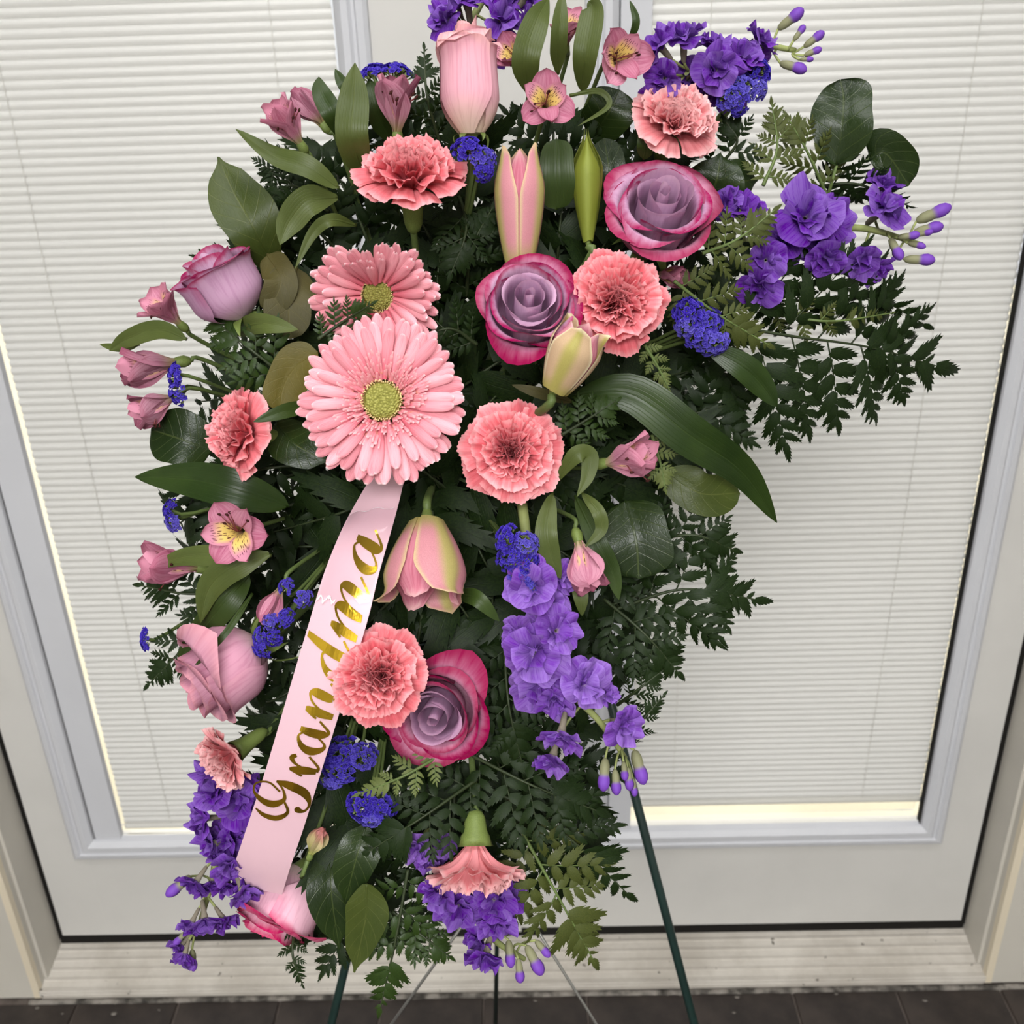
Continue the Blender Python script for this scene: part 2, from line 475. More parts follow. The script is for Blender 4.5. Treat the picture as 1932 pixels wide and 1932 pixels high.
# the rest of the room, behind and above the photographer
m_ceil = white_mat('ceiling_paint', srgb(226, 224, 218), 0.8, 0.03)
struct(sbox('ceiling', box(-2.2, 2.2, -4.0, -.0752, 2.7, 2.76), m_ceil))
struct(sbox('wall_rear', box(-2.2, 2.2, -4.06, -4.0002, 0, 2.7), m_wall))
struct(sbox('wall_west', box(-2.26, -2.2002, -4.0, -.0752, 0, 2.7), m_wall))
struct(sbox('wall_east', box(2.2002, 2.26, -4.0, -.0752, 0, 2.7), m_wall))

# ------------------------------------------------------------------ plant materials
m_stem = plain('stem_green', srgb(88, 104, 56), 0.5, 0.3, var=0.2, scale=60)
m_stem_dk = plain('fern_stem', srgb(44, 54, 30), 0.5, 0.3, var=0.2, scale=60)
m_sepal = plain('sepal_green', srgb(112, 128, 66), 0.5, 0.3, var=0.2, scale=80, transl=0.15)
m_rose_lav = petal_mat('rose_petal_lavender', srgb(206, 180, 190), srgb(198, 154, 184), srgb(168, 52, 98), 0.82, 0.45, transl=0.2)
m_rose_hot = petal_mat('rose_petal_magenta_rim', srgb(226, 184, 200), srgb(196, 132, 160), srgb(160, 38, 84), 0.74, 0.55, transl=0.2)
m_rose_in = petal_mat('rose_petal_mauve_heart', srgb(206, 150, 186), srgb(212, 172, 204), srgb(222, 178, 208), 0.8, 0.0, transl=0.4, vein=.06)
m_rose_pink = petal_mat('rose_petal_blush', srgb(238, 210, 188), srgb(236, 174, 188), srgb(246, 186, 188), 0.8, 0.0, b1=0.4, transl=0.2)
m_rose_mauve = petal_mat('rose_petal_dusty_pink', srgb(222, 186, 190), srgb(212, 152, 174), srgb(222, 156, 170), 0.85, 0.3, transl=0.2)
m_rose_two = petal_mat('rose_petal_pale_pink_hot_rim', srgb(244, 214, 206), srgb(244, 190, 208), srgb(214, 66, 116), 0.74, 0.5, transl=0.2)
m_carn = petal_mat('carnation_petal', srgb(240, 124, 132), srgb(247, 134, 142), srgb(252, 172, 176), 0.86, 0.0, transl=0.25, vein=0.08)
m_carn_lt = petal_mat('carnation_petal_light', srgb(244, 150, 150), srgb(250, 160, 164), srgb(253, 196, 196), 0.8, 0.0, transl=0.25, vein=0.08)
m_gerb = petal_mat('gerbera_petal', srgb(238, 128, 142), srgb(249, 172, 182), srgb(253, 218, 220), 0.84, 0.0, b1=0.55, vein=0.14, transl=0.2)
m_gerb_in = petal_mat('gerbera_inner_floret', srgb(232, 150, 130), srgb(240, 150, 160), srgb(250, 190, 194), 0.6, 0.0, transl=0.2)
m_alst = petal_mat('alstroemeria_tepal', srgb(160, 160, 100), srgb(210, 142, 164), srgb(196, 124, 146), 0.8, 0.3, b1=0.35, vein=0.2, transl=0.25)
m_alst_dk = petal_mat('alstroemeria_tepal_mauve', srgb(150, 140, 90), srgb(188, 132, 150), srgb(162, 98, 118), 0.75, 0.4, b1=0.4, vein=0.25, transl=0.25)
m_bud_pale = petal_mat('pale_bud_tepal', srgb(168, 172, 96), srgb(190, 176, 130), srgb(176, 110, 108), 0.5, 0.2, b1=0.5, vein=0.15, transl=0.15)
m_lily = petal_mat('lily_tepal', srgb(190, 176, 110), srgb(216, 140, 156), srgb(232, 180, 182), 0.85, 0.0, b1=0.3, vein=0.15, transl=0.2)
m_stock = petal_mat('stock_petal', srgb(150, 132, 168), srgb(118, 74, 170), srgb(128, 86, 180), 0.8, 0.0, b1=0.25, vein=0.16, transl=0.25)
m_stock_lt = petal_mat('stock_petal_light', srgb(184, 160, 196), srgb(140, 96, 190), srgb(148, 106, 198), 0.8, 0.0, b1=0.25, vein=0.16, transl=0.25)
m_stat = petal_mat('statice_floret', srgb(80, 66, 140), srgb(76, 64, 168), srgb(108, 96, 204), 0.7, 0.0, vein=0.2, transl=0.2)
m_stat_g = plain('statice_calyx', srgb(104, 116, 66), 0.6, 0.2, var=0.3, scale=300)
m_disc = NT('gerbera_disc')
_vo = m_disc.n('ShaderNodeTexVoronoi'); _vo.inputs['Scale'].default_value = 34
m_disc.t.links.new(m_disc.n('ShaderNodeTexCoord').outputs['Object'], _vo.inputs['Vector'])
m_disc.bump(_vo.outputs[0], 0.5, 0.02)
m_disc = m_disc.fin(m_disc.mix(m_disc.rng(_vo.outputs[0], 0.1, 0.6), srgb(176, 172, 96), srgb(140, 138, 66)), 0.6, 0.2)
m_anther = plain('gerbera_anther', srgb(238, 206, 150), 0.6, 0.2)
m_stamen = plain('stamen', srgb(120, 60, 60), 0.6, 0.2)
m_anther_dk = plain('dark_anther', srgb(60, 30, 26), 0.8, 0.1)
# lily bud: green keel and rim, pink cheeks
def lily_bud_mat(name, keel, cheek, rim):
    k = NT(name); u, v, t = k.uv()
    a = k.math('ABSOLUTE', k.math('SUBTRACT', k.math('MULTIPLY', u, 2.0), 1.0))
    nz = k.noise(60, 3)
    c = k.mix(k.rng(a, 0.08, 0.45), keel, cheek)
    c = k.mix(k.rng(a, 0.8, 1.0), c, rim)
    c = k.mix(k.rng(v, 0.25, 0.0), c, keel)
    c = k.mix(k.rng(v, 0.9, 1.0), c, rim)
    d = k.n('ShaderNodeHueSaturation'); d.inputs['Value'].default_value = 0.86; k.put(d.inputs['Color'], c)
    c = k.mix(k.rng(nz, 0.4, 0.65), c, d.outputs[0]); k.bump(nz, 0.2, 0.0005)
    return k.fin(c, 0.5, 0.3, 0.15)
m_lbud_pink = lily_bud_mat('lily_bud_pink', srgb(172, 160, 98), srgb(204, 138, 146), srgb(206, 180, 140))
m_lbud_green = lily_bud_mat('lily_bud_green', srgb(132, 142, 56), srgb(116, 124, 42), srgb(84, 92, 34))
m_lbud_cream = lily_bud_mat('lily_bud_cream', srgb(176, 166, 92), srgb(206, 176, 140), srgb(238, 226, 186))
# speckled alstroemeria tepal
k = NT('alstroemeria_speckled_tepal'); u, v, t = k.uv()
a = k.math('ABSOLUTE', k.math('SUBTRACT', k.math('MULTIPLY', u, 2.0), 1.0))
c = k.mix(k.rng(v, 0.1, 0.35), srgb(190, 150, 110), srgb(236, 208, 118))
c = k.mix(k.math('MAXIMUM', k.rng(v, 0.55, 0.8), k.rng(a, 0.5, 0.95)), c, srgb(212, 142, 164))
vo = k.n('ShaderNodeTexVoronoi', feature='F1'); vo.inputs['Scale'].default_value = 1.0; vo.inputs['Randomness'].default_value = 0.8
k.put(vo.inputs['Vector'], k.vec(k.math('MULTIPLY', u, 8.5), k.math('MULTIPLY', v, 7.0)))
# streaks: narrow across the tepal, long along it
sx = k.n('ShaderNodeSeparateXYZ'); vs = k.n('ShaderNodeVectorMath', operation='SUBTRACT')
k.put(vs.inputs[0], k.vec(k.math('MULTIPLY', u, 8.5), k.math('MULTIPLY', v, 7.0))); k.t.links.new(vo.outputs['Position'], vs.inputs[1])
k.t.links.new(vs.outputs[0], sx.inputs[0])
dd = k.math('ADD', k.math('POWER', k.math('MULTIPLY', sx.outputs[0], 7.5), 2.0), k.math('POWER', k.math('MULTIPLY', sx.outputs[1], 3.0), 2.0))
mk = k.math('MULTIPLY', k.math('MULTIPLY', k.rng(dd, 1.0, 0.6), k.rng(v, 0.18, 0.3)), k.math('MULTIPLY', k.rng(v, 0.86, 0.78), k.rng(a, 0.86, 0.7)))
c = k.mix(mk, c, srgb(84, 16, 34)); m_alst_sp = k.fin(c, 0.55, 0.25, 0.25)
# bud of stock: green calyx, violet tip
k = NT('stock_bud'); u, v, t = k.uv()
m_sbud = k.fin(k.mix(k.rng(v, 0.40, 0.56), srgb(132, 132, 100), srgb(112, 66, 168)), 0.55, 0.25, 0.1)
m_scal = plain('stock_calyx', srgb(128, 120, 104), 0.6, 0.2, var=0.25, scale=90, transl=0.1)
m_sstem = plain('stock_stem', srgb(140, 148, 92), 0.55, 0.25, var=0.15, scale=60)
m_alleaf = leaf_mat('alstroemeria_leaf', srgb(92, 112, 58), srgb(110, 130, 74), srgb(128, 144, 88), 'par', 0.42)
m_alleaf_dk = leaf_mat('alstroemeria_leaf_dark', srgb(58, 84, 38), srgb(74, 100, 50), srgb(94, 120, 66), 'par', 0.4)
m_lileaf = leaf_mat('lily_leaf', srgb(44, 70, 30), srgb(62, 90, 40), srgb(78, 104, 52), 'par', 0.34)
m_salal = leaf_mat('salal_leaf', srgb(38, 60, 30), srgb(54, 78, 38), srgb(118, 140, 84), 'net', 0.3)
m_salal_lt = leaf_mat('salal_leaf_light', srgb(72, 92, 42), srgb(90, 108, 52), srgb(136, 150, 88), 'net', 0.4)
m_salal_br = leaf_mat('salal_leaf_underside', srgb(88, 88, 52), srgb(106, 102, 60), srgb(132, 130, 84), 'net', 0.55)
m_salal_ol = leaf_mat('salal_leaf_olive', srgb(108, 106, 44), srgb(126, 120, 56), srgb(150, 144, 84), 'net', 0.5)
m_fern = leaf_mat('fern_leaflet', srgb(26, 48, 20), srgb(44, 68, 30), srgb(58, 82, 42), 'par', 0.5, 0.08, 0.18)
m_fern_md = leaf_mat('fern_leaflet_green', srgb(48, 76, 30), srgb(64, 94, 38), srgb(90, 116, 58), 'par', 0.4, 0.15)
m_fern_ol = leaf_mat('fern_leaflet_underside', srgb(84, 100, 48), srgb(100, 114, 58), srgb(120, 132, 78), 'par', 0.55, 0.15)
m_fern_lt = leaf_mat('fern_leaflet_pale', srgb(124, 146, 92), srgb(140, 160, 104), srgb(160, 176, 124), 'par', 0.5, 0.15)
FERN = {'d': m_fern, 'm': m_fern_md, 'o': m_fern_ol, 'l': m_fern_lt}

CORE = P(830, 880, 0.80)           # where all stems run to: the foam cage behind the flowers
_mc = {}
def cached(key, fn):
    if key not in _mc: _mc[key] = fn()
    return _mc[key]

def add_stem(t, m, r=0.0022, mat=None, z0=0.0, reach=0.75, name='stem'):
    """stem from the flower's foot back towards the foam, in the flower's own space"""
    ax = (m.to_3x3() @ Vector((0, 0, 1))).normalized()
    sc = m.to_3x3().col[2].length
    a = m @ Vector((0, 0, z0))
    b = a - ax * 0.008 + FW * .004
    c_ = a.lerp(CORE, reach * 0.5) - ax * 0.006 + FW * .012
    d = a.lerp(CORE, reach)
    inv = m.inverted()
    pts = [inv @ Vector(q) for q in cr([a, b, c_, d], 12)]
    g = tube(pts, r / sc, 7)
    return obj(name, mesh(name, g[0], g[1], mat or m_stem, g[2]), t)

# ------------------------------------------------------------------ roses
def rose_petal(th, hw, R, H, z0, curl, flare, point, ruf, seed, base=0.3, bul=0.5):
    rn = random.Random(seed); p1, p2, p3 = rn.uniform(0, 6.3), rn.uniform(0, 6.3), rn.uniform(.7, 1.3)
    def fn(u, v):
        t = v * (1 - 0.20 * abs(u) ** 2.6 + 0.04 * point * (1 - abs(u)) ** 2)
        b = math.sin(PI / 2 * min(1, t / bul)) ** 0.85
        r = R * (base + (1 - base) * b)
        if t > bul: r *= 1 + flare * (t - bul) / (1 - bul)
        z = z0 + H * t
        c = max(0, (t - 0.66) / 0.34) ** 2
        k = curl * (1 + 0.35 * math.sin(2.2 * u + p1) * p3)
        r += k * 0.42 * c * R; z -= k * 0.30 * c * H * (0.35 + 0.65 * c)
        r *= 1 + 0.07 * u
        r += ruf * R * math.sin(4.5 * u + p2) * t ** 4
        z += ruf * H * 0.5 * math.sin(3.4 * u + p1) * t ** 3
        ang = th + hw * u * (0.5 + 0.5 * min(1, t / 0.35)) 
        return (r * math.cos(ang), r * math.sin(ang), z)
    return grid(fn, 12, 10)

def rose(px, py, w, axis, roll, label, style='open', mats=None, dz=0.0, seed=1, h=None, cz=None, openness=1.0):
    rn = random.Random(seed)
    z = D(px, py) + dz
    R = w / 2 * M2PX(z)
    H = {'open': 1.35, 'side': 1.75, 'bud': 3.0}[style] if h is None else h
    czz = H * 0.55 if cz is None else cz
    ax = Vector(axis).normalized()
    loc = P(px, py, z) - C2W(*ax) * (czz * R)
    m = frame(loc, ax, roll, R)
    t = thing('rose', label, 'rose', m, 'roses in the spray')
    mi, mm, mo = mats
    specs = []   # radius, height, halfwidth, curl, flare, material
    o = openness
    if style == 'bud':
        L = [(3, .34, .97, 1.7, .1, -.15, mi), (3, .54, 1.0, 1.35, .35, -.1, mm), (4, .72, .99, 1.15, .6, -.12, mm), (3, .84, .93, 1.15, .9, -.1, mo)]
        bul, bs = 0.36, 0.42
    elif style == 'side':
        L = [(3, .14, .94, 2.1, .05, -.1, mi), (4, .32, .99, 1.5, .2, -.05, mi), (4, .52, 1.0, 1.3, .45 * o, .0, mm), (4, .70, .97, 1.25, .8 * o, .02, mm), (3, .86, .90, 1.35, 1.1 * o, .04, mo)]
        bul, bs = 0.42, 0.3
    else:
        L = [(3, .12, 1.0, 2.0, .05, -.2, mi), (3, .28, 1.02, 1.65, .2, -.02, mi), (4, .44, 1.0, 1.35, .35, .04, mi),
             (4, .59, .96, 1.2, .6 * o, .08, mm), (4, .71, .90, 1.15, .85 * o, .1 * o, mm), (4, .81, .79, 1.12, 1.1 * o, .12 * o, mo)]
        bul, bs = 0.5, 0.3
    th = rn.uniform(0, 6.3); gi = 0
    for n, r, hh, hw, cu, fl, mat in L:
        for i in range(n):
            th += 2 * PI / n + rn.uniform(-.12, .12)
            rr = r * (1 + 0.07 * (i / n)) * rn.uniform(.95, 1.05)
            g = rose_petal(th, hw * rn.uniform(.92, 1.08), rr, H * hh * rn.uniform(.94, 1.03), 0.02 * (1 - r), cu * rn.uniform(.6, 1.35), fl, rn.uniform(0, 2), 0.02, seed * 100 + gi, bs, bul)
            obj('petal', mesh('petal', g[0], g[1], mat, g[2]), t); gi += 1
        th += 2.4 / n
    g = lathe([(0.0, -.22), (.09, -.2), (.13, -.12), (.2, -.02), (.24, .06), (.15, .1)], 12)
    obj('hip', mesh('hip', g[0], g[1], m_sepal, g[2]), t)
    for i in range(5):
        a = 2 * PI * i / 5 + rn.uniform(-.2, .2); dr = rn.uniform(.6, 1.3)
        def sp(u, v, a=a, dr=dr):
            wd = .16 * (1 - v) ** .7 * (0.6 + 0.4 * min(1, v * 4))
            rad = .2 + .5 * v; zz = .02 - dr * .55 * v * v + .1 * v
            if style == 'bud': rad = .22 + .3 * math.sin(v * 2.2); zz = .02 + .12 * v - dr * .5 * v * v
            rad, off = rad + 0.03 * u * u, wd * u
            return (rad * math.cos(a) - off * math.sin(a), rad * math.sin(a) + off * math.cos(a), zz)
        g = grid(sp, 4, 6); obj('sepal', mesh('sepal', g[0], g[1], m_sepal, g[2]), t)
    add_stem(t, m, 0.0026, z0=-.2)
    return t

# ------------------------------------------------------------------ carnations
def carn_petal(L, e0, e1, half, amp, waves, seed, r0=.06):
    rn = random.Random(seed); p1, p2 = rn.uniform(0, 6.3), rn.uniform(0, 6.3)
    nu = 22; teeth = [rn.uniform(.3, 1) if i % 2 else rn.uniform(-.1, .2) for i in range(nu + 1)]
    asym = rn.uniform(-.1, .1)
    def fn(u, v):
        i = int(round((u + 1) / 2 * nu))
        Lu = L * (1 - .10 * abs(u) ** 2 + .05 * teeth[i] * sst(.55, 1, v) + asym * u * .2)
        # arc of changing elevation
        n = 6; rad, z = r0, 0.0
        for q in range(n):
            e = lerp(e0, e1, ((q + .5) / n * v))
            rad += math.cos(e) * Lu * v / n; z += math.sin(e) * Lu * v / n
        e = lerp(e0, e1, v)
        wv = amp * L * v ** 1.6 * (math.sin(waves * u + p1) + .45 * math.sin(2.3 * waves * u + p2))
        rad -= math.sin(e) * wv; z += math.cos(e) * wv
        off = math.sin(half * u) * (0.10 + .9 * v) * L * (0.9 + .1 * math.cos(waves * u))
        rad *= 1 - .12 * u * u * v
        return (rad, off, z)
    return grid(fn, nu, 6)
def carnation(px, py, w, axis, roll, label, dz=0.0, seed=1, squash=1.0, light=False, cup=0.0, dome=1.0, cal=1.0):
    rn = random.Random(seed)
    z = D(px, py) + dz; R = w / 2 * M2PX(z) * 0.95
    ax = Vector(axis).normalized()
    loc = P(px, py, z) - C2W(*ax) * (.42 * R * dome)
    m = frame(loc, ax, roll, R)
    t = thing('carnation', label, 'carnation', m, 'pink carnations')
    mat = m_carn_lt if light else m_carn
    LY = [(9, 1.12, 55, -8, .50, .05, 5.0), (9, 1.06, 68, 14, .46, .075, 6.0), (9, 1.0, 78, 36, .42, .10, 7.0),
          (9, .94, 86, 55, .38, .13, 7.5), (8, .86, 92, 72, .32, .16, 8.0), (6, .78, 95, 84, .26, .20, 8.5)]
    for li, (n, L, e0, e1, half, amp, wv) in enumerate(LY):
        for i in range(n):
            k_ = rn.randrange(5)
            me = cached(('carn', li, k_, light), lambda: (lambda g: mesh('petal', g[0], g[1], mat, g[2]))(
                carn_petal(L, math.radians(e0), math.radians(e1 - (14 if li == 0 else 0)), half, amp, wv, li * 50 + k_ + (7 if light else 0), .10 if li < 4 else .07)))
            a = 2 * PI * (i + .5 * (li % 2)) / n + rn.uniform(-.22, .22)
            s = rn.uniform(.92, 1.04)
            mm = Matrix.Rotation(a, 4, 'Z') @ Matrix.Rotation(rn.uniform(-.10, .10), 4, 'X') @ Matrix.Rotation(rn.uniform(-.09, .09) - cup * max(0, 1 - li / 4), 4, 'Y') @ Matrix.Diagonal((s, s, s * rn.uniform(.92, 1.05) * dome, 1))
            obj('petal', me, t, mm)
    g = lathe([(.07, -.85), (.13, -.8), (.18, -.65), (.20, -.45), (.22, -.2), (.27, .0), (.32, .16), (.25, .1)], 15,
              lambda a, q: (.10 * math.sin(5 * a) if q > .8 else 0))
    obj('calyx', mesh('calyx', [(a_, b_, c_ * (cal if c_ < 0 else 1)) for a_, b_, c_ in g[0]], g[1], m_sepal, g[2]), t)
    add_stem(t, m, 0.0021, z0=-.8 * cal)
    return t

# ------------------------------------------------------------------ gerberas
def gerb_petal(L, hw, seed, bend=0.0, r0=.26):
    rn = random.Random(seed); b = rn.uniform(-.05, .05); c = rn.uniform(-.04, .08)
    def fn(u, v):
        v = 1 - (1 - v) ** 1.6
        w = hw * (0.40 + 0.60 * sst(0, .5, v)) * max(0.06, 1 - max(0, (v - .80) / .20) ** 2) ** .5
        zz = .0065 * math.cos(u * PI * 3) * sst(0, .2, v) * (1 - .5 * v) + c * v * v + bend * v * v - .03 * u * u
        return (r0 + (L - r0) * v, u * w + b * v * v, zz)
    return grid(fn, 6, 12)
def gerbera(px, py, w, axis, roll, label, dz=0.0, seed=1, lift=None):
    rn = random.Random(seed); z = D(px, py) + dz; R = w / 2 * M2PX(z)
    ax = Vector(axis).normalized(); m = frame(P(px, py, z), ax, roll, R)
    t = thing('gerbera', label, 'gerbera', m, 'pink gerberas')
    for ring, (n, L, hw, el, zz) in enumerate([(30, 1.0, .078, .02, -.06), (30, .96, .076, .09, -.02), (22, .86, .066, .16, .01)]):
        for i in range(n):
            k_ = rn.randrange(6)
            me = cached(('gerb', ring, k_), lambda: (lambda g: mesh('petal', g[0], g[1], m_gerb, g[2]))(gerb_petal(L, hw, ring * 9 + k_, .02)))
            a = 2 * PI * (i + .5 * ring) / n + rn.uniform(-.05, .05)
            e = el + rn.uniform(-.05, .06) + (lift(a) if lift else 0)
            s = rn.uniform(.94, 1.04)
            obj('petal', me, t, Matrix.Rotation(a, 4, 'Z') @ Matrix.Translation((0, 0, zz)) @ Matrix.Rotation(-e, 4, 'Y') @ Matrix.Rotation(rn.uniform(-.25, .25), 4, 'X') @ Matrix.Diagonal((s, 1, 1, 1)))
    # short inner florets, too fine to pick apart
    parts = []
    for i in range(360):
        a = rn.uniform(0, 2 * PI); q = rn.random(); r = .215 + .21 * q; L = rn.uniform(.10, .17) * (.75 + .6 * q); el = lerp(.95, .42, q)
        hw = rn.uniform(.011, .018)
        def fn(u, v, a=a, r=r, L=L, el=el, hw=hw):
            rad = r + math.cos(el) * L * v; zz = .03 + math.sin(el) * L * v; off = u * hw * (1.2 - v * .5) 
            return (rad * math.cos(a) - off * math.sin(a), rad * math.sin(a) + off * math.cos(a), zz + .008 * (1 - u * u))
        parts.append(grid(fn, 2, 2))
    g = join(parts); o = obj('inner_florets', mesh('inner_florets', g[0], g[1], m_gerb_in, g[2]), t); o['kind'] = 'stuff'
    g = lathe([(.235, -.02), (.222, .05), (.20, .085), (.155, .105), (.1, .108), (.04, .10), (0.001, .098)], 22)
    obj('disc', mesh('disc', g[0], g[1], m_disc, g[2]), t)
    parts = []
    for i in range(96):
        a = 2 * PI * i / 96 + rn.uniform(-.03, .03); r = .21 + rn.uniform(-.015, .016); h = rn.uniform(.03, .07)
        p = Vector((r * math.cos(a), r * math.sin(a), .065)); q = p + Vector((math.cos(a) * .02, math.sin(a) * .02, h))
        parts.append(tube([p, q], [.005, .007], 4))
    g = join(parts); o = obj('anthers', mesh('anthers', g[0], g[1], m_anther, g[2]), t); o['kind'] = 'stuff'
    g = lathe([(.05, -.5), (.08, -.35), (.2, -.22), (.3, -.08), (.28, -.02)], 14); obj('calyx', mesh('calyx', g[0], g[1], m_sepal, g[2]), t)
    add_stem(t, m, 0.003, z0=-.45)
    return t

# ------------------------------------------------------------------ alstroemerias
def tepal(W, L, f0, f1, seed, tip=1.0, chan=.0, back=0.0):
    """tepal leaving the axis (z) at angle f0 and bending to f1 away from it"""
    rn = random.Random(seed); tw = rn.uniform(-.12, .12); wv = rn.uniform(-.03, .03)
    def fn(u, v):
        n = 8; rad, z = .05, 0.0
        for q in range(n):
            s = (q + .5) / n * v
            f = lerp(f0, f1, sst(.08, .75, s)) + back * max(0, s - .75)
            rad += math.sin(f) * L * v / n; z += math.cos(f) * L * v / n
        f = lerp(f0, f1, sst(.08, .75, v))
        w = W * (0.2 + .8 * sst(.0, .55, v)) * (max(0, 1 - max(0, (v - .55) / .45) ** 2.2)) ** .6
        if v > .97: w *= .6
        off = u * w; ch = (chan * u * u + tw * u * v + wv * math.sin(4 * u)) * W
        rad -= math.cos(f) * ch; z += math.sin(f) * ch
        return (rad, off, z)
    return grid(fn, 8, 10)
def alstro(px, py, w, axis, roll, label, op=1.0, dz=0.0, seed=1, mat=None, speckle=True, stem=True):
    rn = random.Random(seed); z = D(px, py) + dz
    ax = Vector(axis).normalized(); mat = mat or m_alst
    L = 1.0; f1o, f1i = lerp(.12, 1.35, op), lerp(.06, 1.12, op)
    rad = max(.36, .05 + math.sin(f1o) * .72) ; R = w / 2 * M2PX(z) / rad
    zc = lerp(.48, .35, op)
    m = frame(P(px, py, z) - C2W(*ax) * (zc * R), ax, roll, R)
    t = thing('alstroemeria', label, 'alstroemeria', m, 'pink alstroemerias')
    for i in range(3):
        a = PI / 2 + 2 * PI * i / 3 + rn.uniform(-.1, .1)
        g = tepal(.34 * rn.uniform(.92, 1.08), L * rn.uniform(.95, 1.05), .10, f1o * rn.uniform(.85, 1.1), seed * 10 + i, chan=.35 - .2 * op, back=.5 * op)
        obj('outer_tepal', mesh('outer_tepal', g[0], g[1], mat, g[2]), t, Matrix.Rotation(a, 4, 'Z') @ Matrix.Translation((.02, 0, 0)))
        a += PI / 3 
        sp = speckle and i != 1
        g = tepal(.25 * rn.uniform(.92, 1.08), L * rn.uniform(.97, 1.08), .05, f1i * rn.uniform(.8, 1.05), seed * 10 + i + 5, chan=.5 - .3 * op)
        obj('inner_tepal', mesh('inner_tepal', g[0], g[1], m_alst_sp if sp else mat, g[2]), t, Matrix.Rotation(a, 4, 'Z'))
    if op > .3:
        for i in range(5):
            a = rn.uniform(0, 2 * PI); s = rn.uniform(.25, .4)
            pts = cr([(0, 0, .1), (.05 * math.cos(a), .05 * math.sin(a), .4), (s * math.cos(a), s * math.sin(a) - .12, rn.uniform(.6, .75))], 6)
            g = tube(pts, .012, 4); o = obj('stamen', mesh('stamen', g[0], g[1], m_stamen), t)
            p = Vector(pts[-1]); g = tube([p - Vector((.03, 0, .03)), p, p + Vector((.03, 0, .03))], [.012, .03, .012], 5)
            obj('anther', mesh('anther', g[0], g[1], m_anther_dk), o)
    g = lathe([(.03, -.22), (.07, -.2), (.11, -.1), (.10, .0), (.085, .06)], 9, lambda a, q: .08 * math.sin(6 * a))
    obj('ovary', mesh('ovary', g[0], g[1], m_sepal, g[2]), t)
    if stem: add_stem(t, m, 0.0014, z0=-.2, reach=.6, mat=m_stem)
    return t

# ------------------------------------------------------------------ lilies
def lily_tepal(th, R, H, hw, tipr, curl, seed, keel=.06, spread=0.0, base=.42):
    rn = random.Random(seed); p = rn.uniform(0, 6)
    def fn(u, v):
        prof = (base + (1 - base) * math.sin(PI * (0.06 + 0.60 * v)))
        taper = sst(.62, 1.0, v)
        r = R * lerp(prof, tipr, taper) + spread * v * v
        c = max(0, (v - .72) / .28) ** 2
        r += curl * R * c; z = H * v - curl * H * .16 * c
        r *= 1 + keel * (1 - min(1, abs(u) * 3)) - .05 * u * u
        a = th + hw * u * (1 - .62 * sst(.55, 1.0, v) * (1 - .25 * min(1, tipr)))
        if v > .9: a = th + (a - th) * (1 - ((v - .9) / .1) ** 2 * .75)
        return (r * math.cos(a), r * math.sin(a), z + .01 * H * math.sin(3 * u + p))
    return grid(fn, 10, 14)
def lily(px, py, w, hpx, axis, roll, label, tipr=.25, curl=0.0, mats=None, dz=0.0, seed=1, hw=1.08, inner=True, spread=0.0, name='lily_bud', base=.42):
    rn = random.Random(seed); z = D(px, py) + dz; R = w / 2 * M2PX(z); H = hpx / (w / 2)
    ax = Vector(axis).normalized(); m = frame(P(px, py, z) - C2W(*ax) * (H * .5 * R), ax, roll, R)
    t = thing(name, label, 'lily', m, 'lilies in the spray')
    for i in range(3):
        if inner:
            g = lily_tepal(2 * PI * i / 3 + PI / 3, .82, H * .96, hw * 1.0, tipr * .8, curl * .5, seed + i, .0, spread * .7, base)
            obj('inner_tepal', mesh('inner_tepal', g[0], g[1], mats[1], g[2]), t)
        g = lily_tepal(2 * PI * i / 3 + rn.uniform(-.06, .06), .95, H * rn.uniform(.96, 1.02), hw, tipr, curl * rn.uniform(.7, 1.2), seed + 7 + i, .06, spread, base)
        obj('outer_tepal', mesh('outer_tepal', g[0], g[1], mats[0], g[2]), t)
    g = lathe([(.10, -.3), (.16, -.1), (base * .9, .05), (base * .8, .15)], 9); obj('receptacle', mesh('receptacle', g[0], g[1], m_sepal, g[2]), t)
    add_stem(t, m, 0.0026, z0=-.25)
    return t

# ------------------------------------------------------------------ stock racemes
def stock_petal(seed, W, L, e0, e1, amp):
    rn = random.Random(seed); p1, p2 = rn.uniform(0, 6.3), rn.uniform(0, 6.3)
    def fn(u, v):
        Lu = L * (1 - .34 * abs(u) ** 2.6 + .03 * math.sin(5 * u + p1))
        n = 5; rad, z = .05, 0.0
        for q in range(n):
            e = lerp(e0, e1, (q + .5) / n * v); rad += math.cos(e) * Lu * v / n; z += math.sin(e) * Lu * v / n
        e = lerp(e0, e1, v)
        wv = amp * v * v * (math.sin(3 * u + p2) + .5 * math.sin(6.5 * u + p1)) - .08 * u * u * v
        rad -= math.sin(e) * wv; z += math.cos(e) * wv
        return (rad, u * W * (0.16 + .84 * math.sin(min(1, v * 1.05) * PI / 2 * 1.15) ** 1.1), z)
    return grid(fn, 10, 6)
STOCK_L = [(4, .60, 1.06, .8, -.2, .15), (4, .50, .90, 1.05, .30, .18), (4, .40, .66, 1.3, .9, .20)]
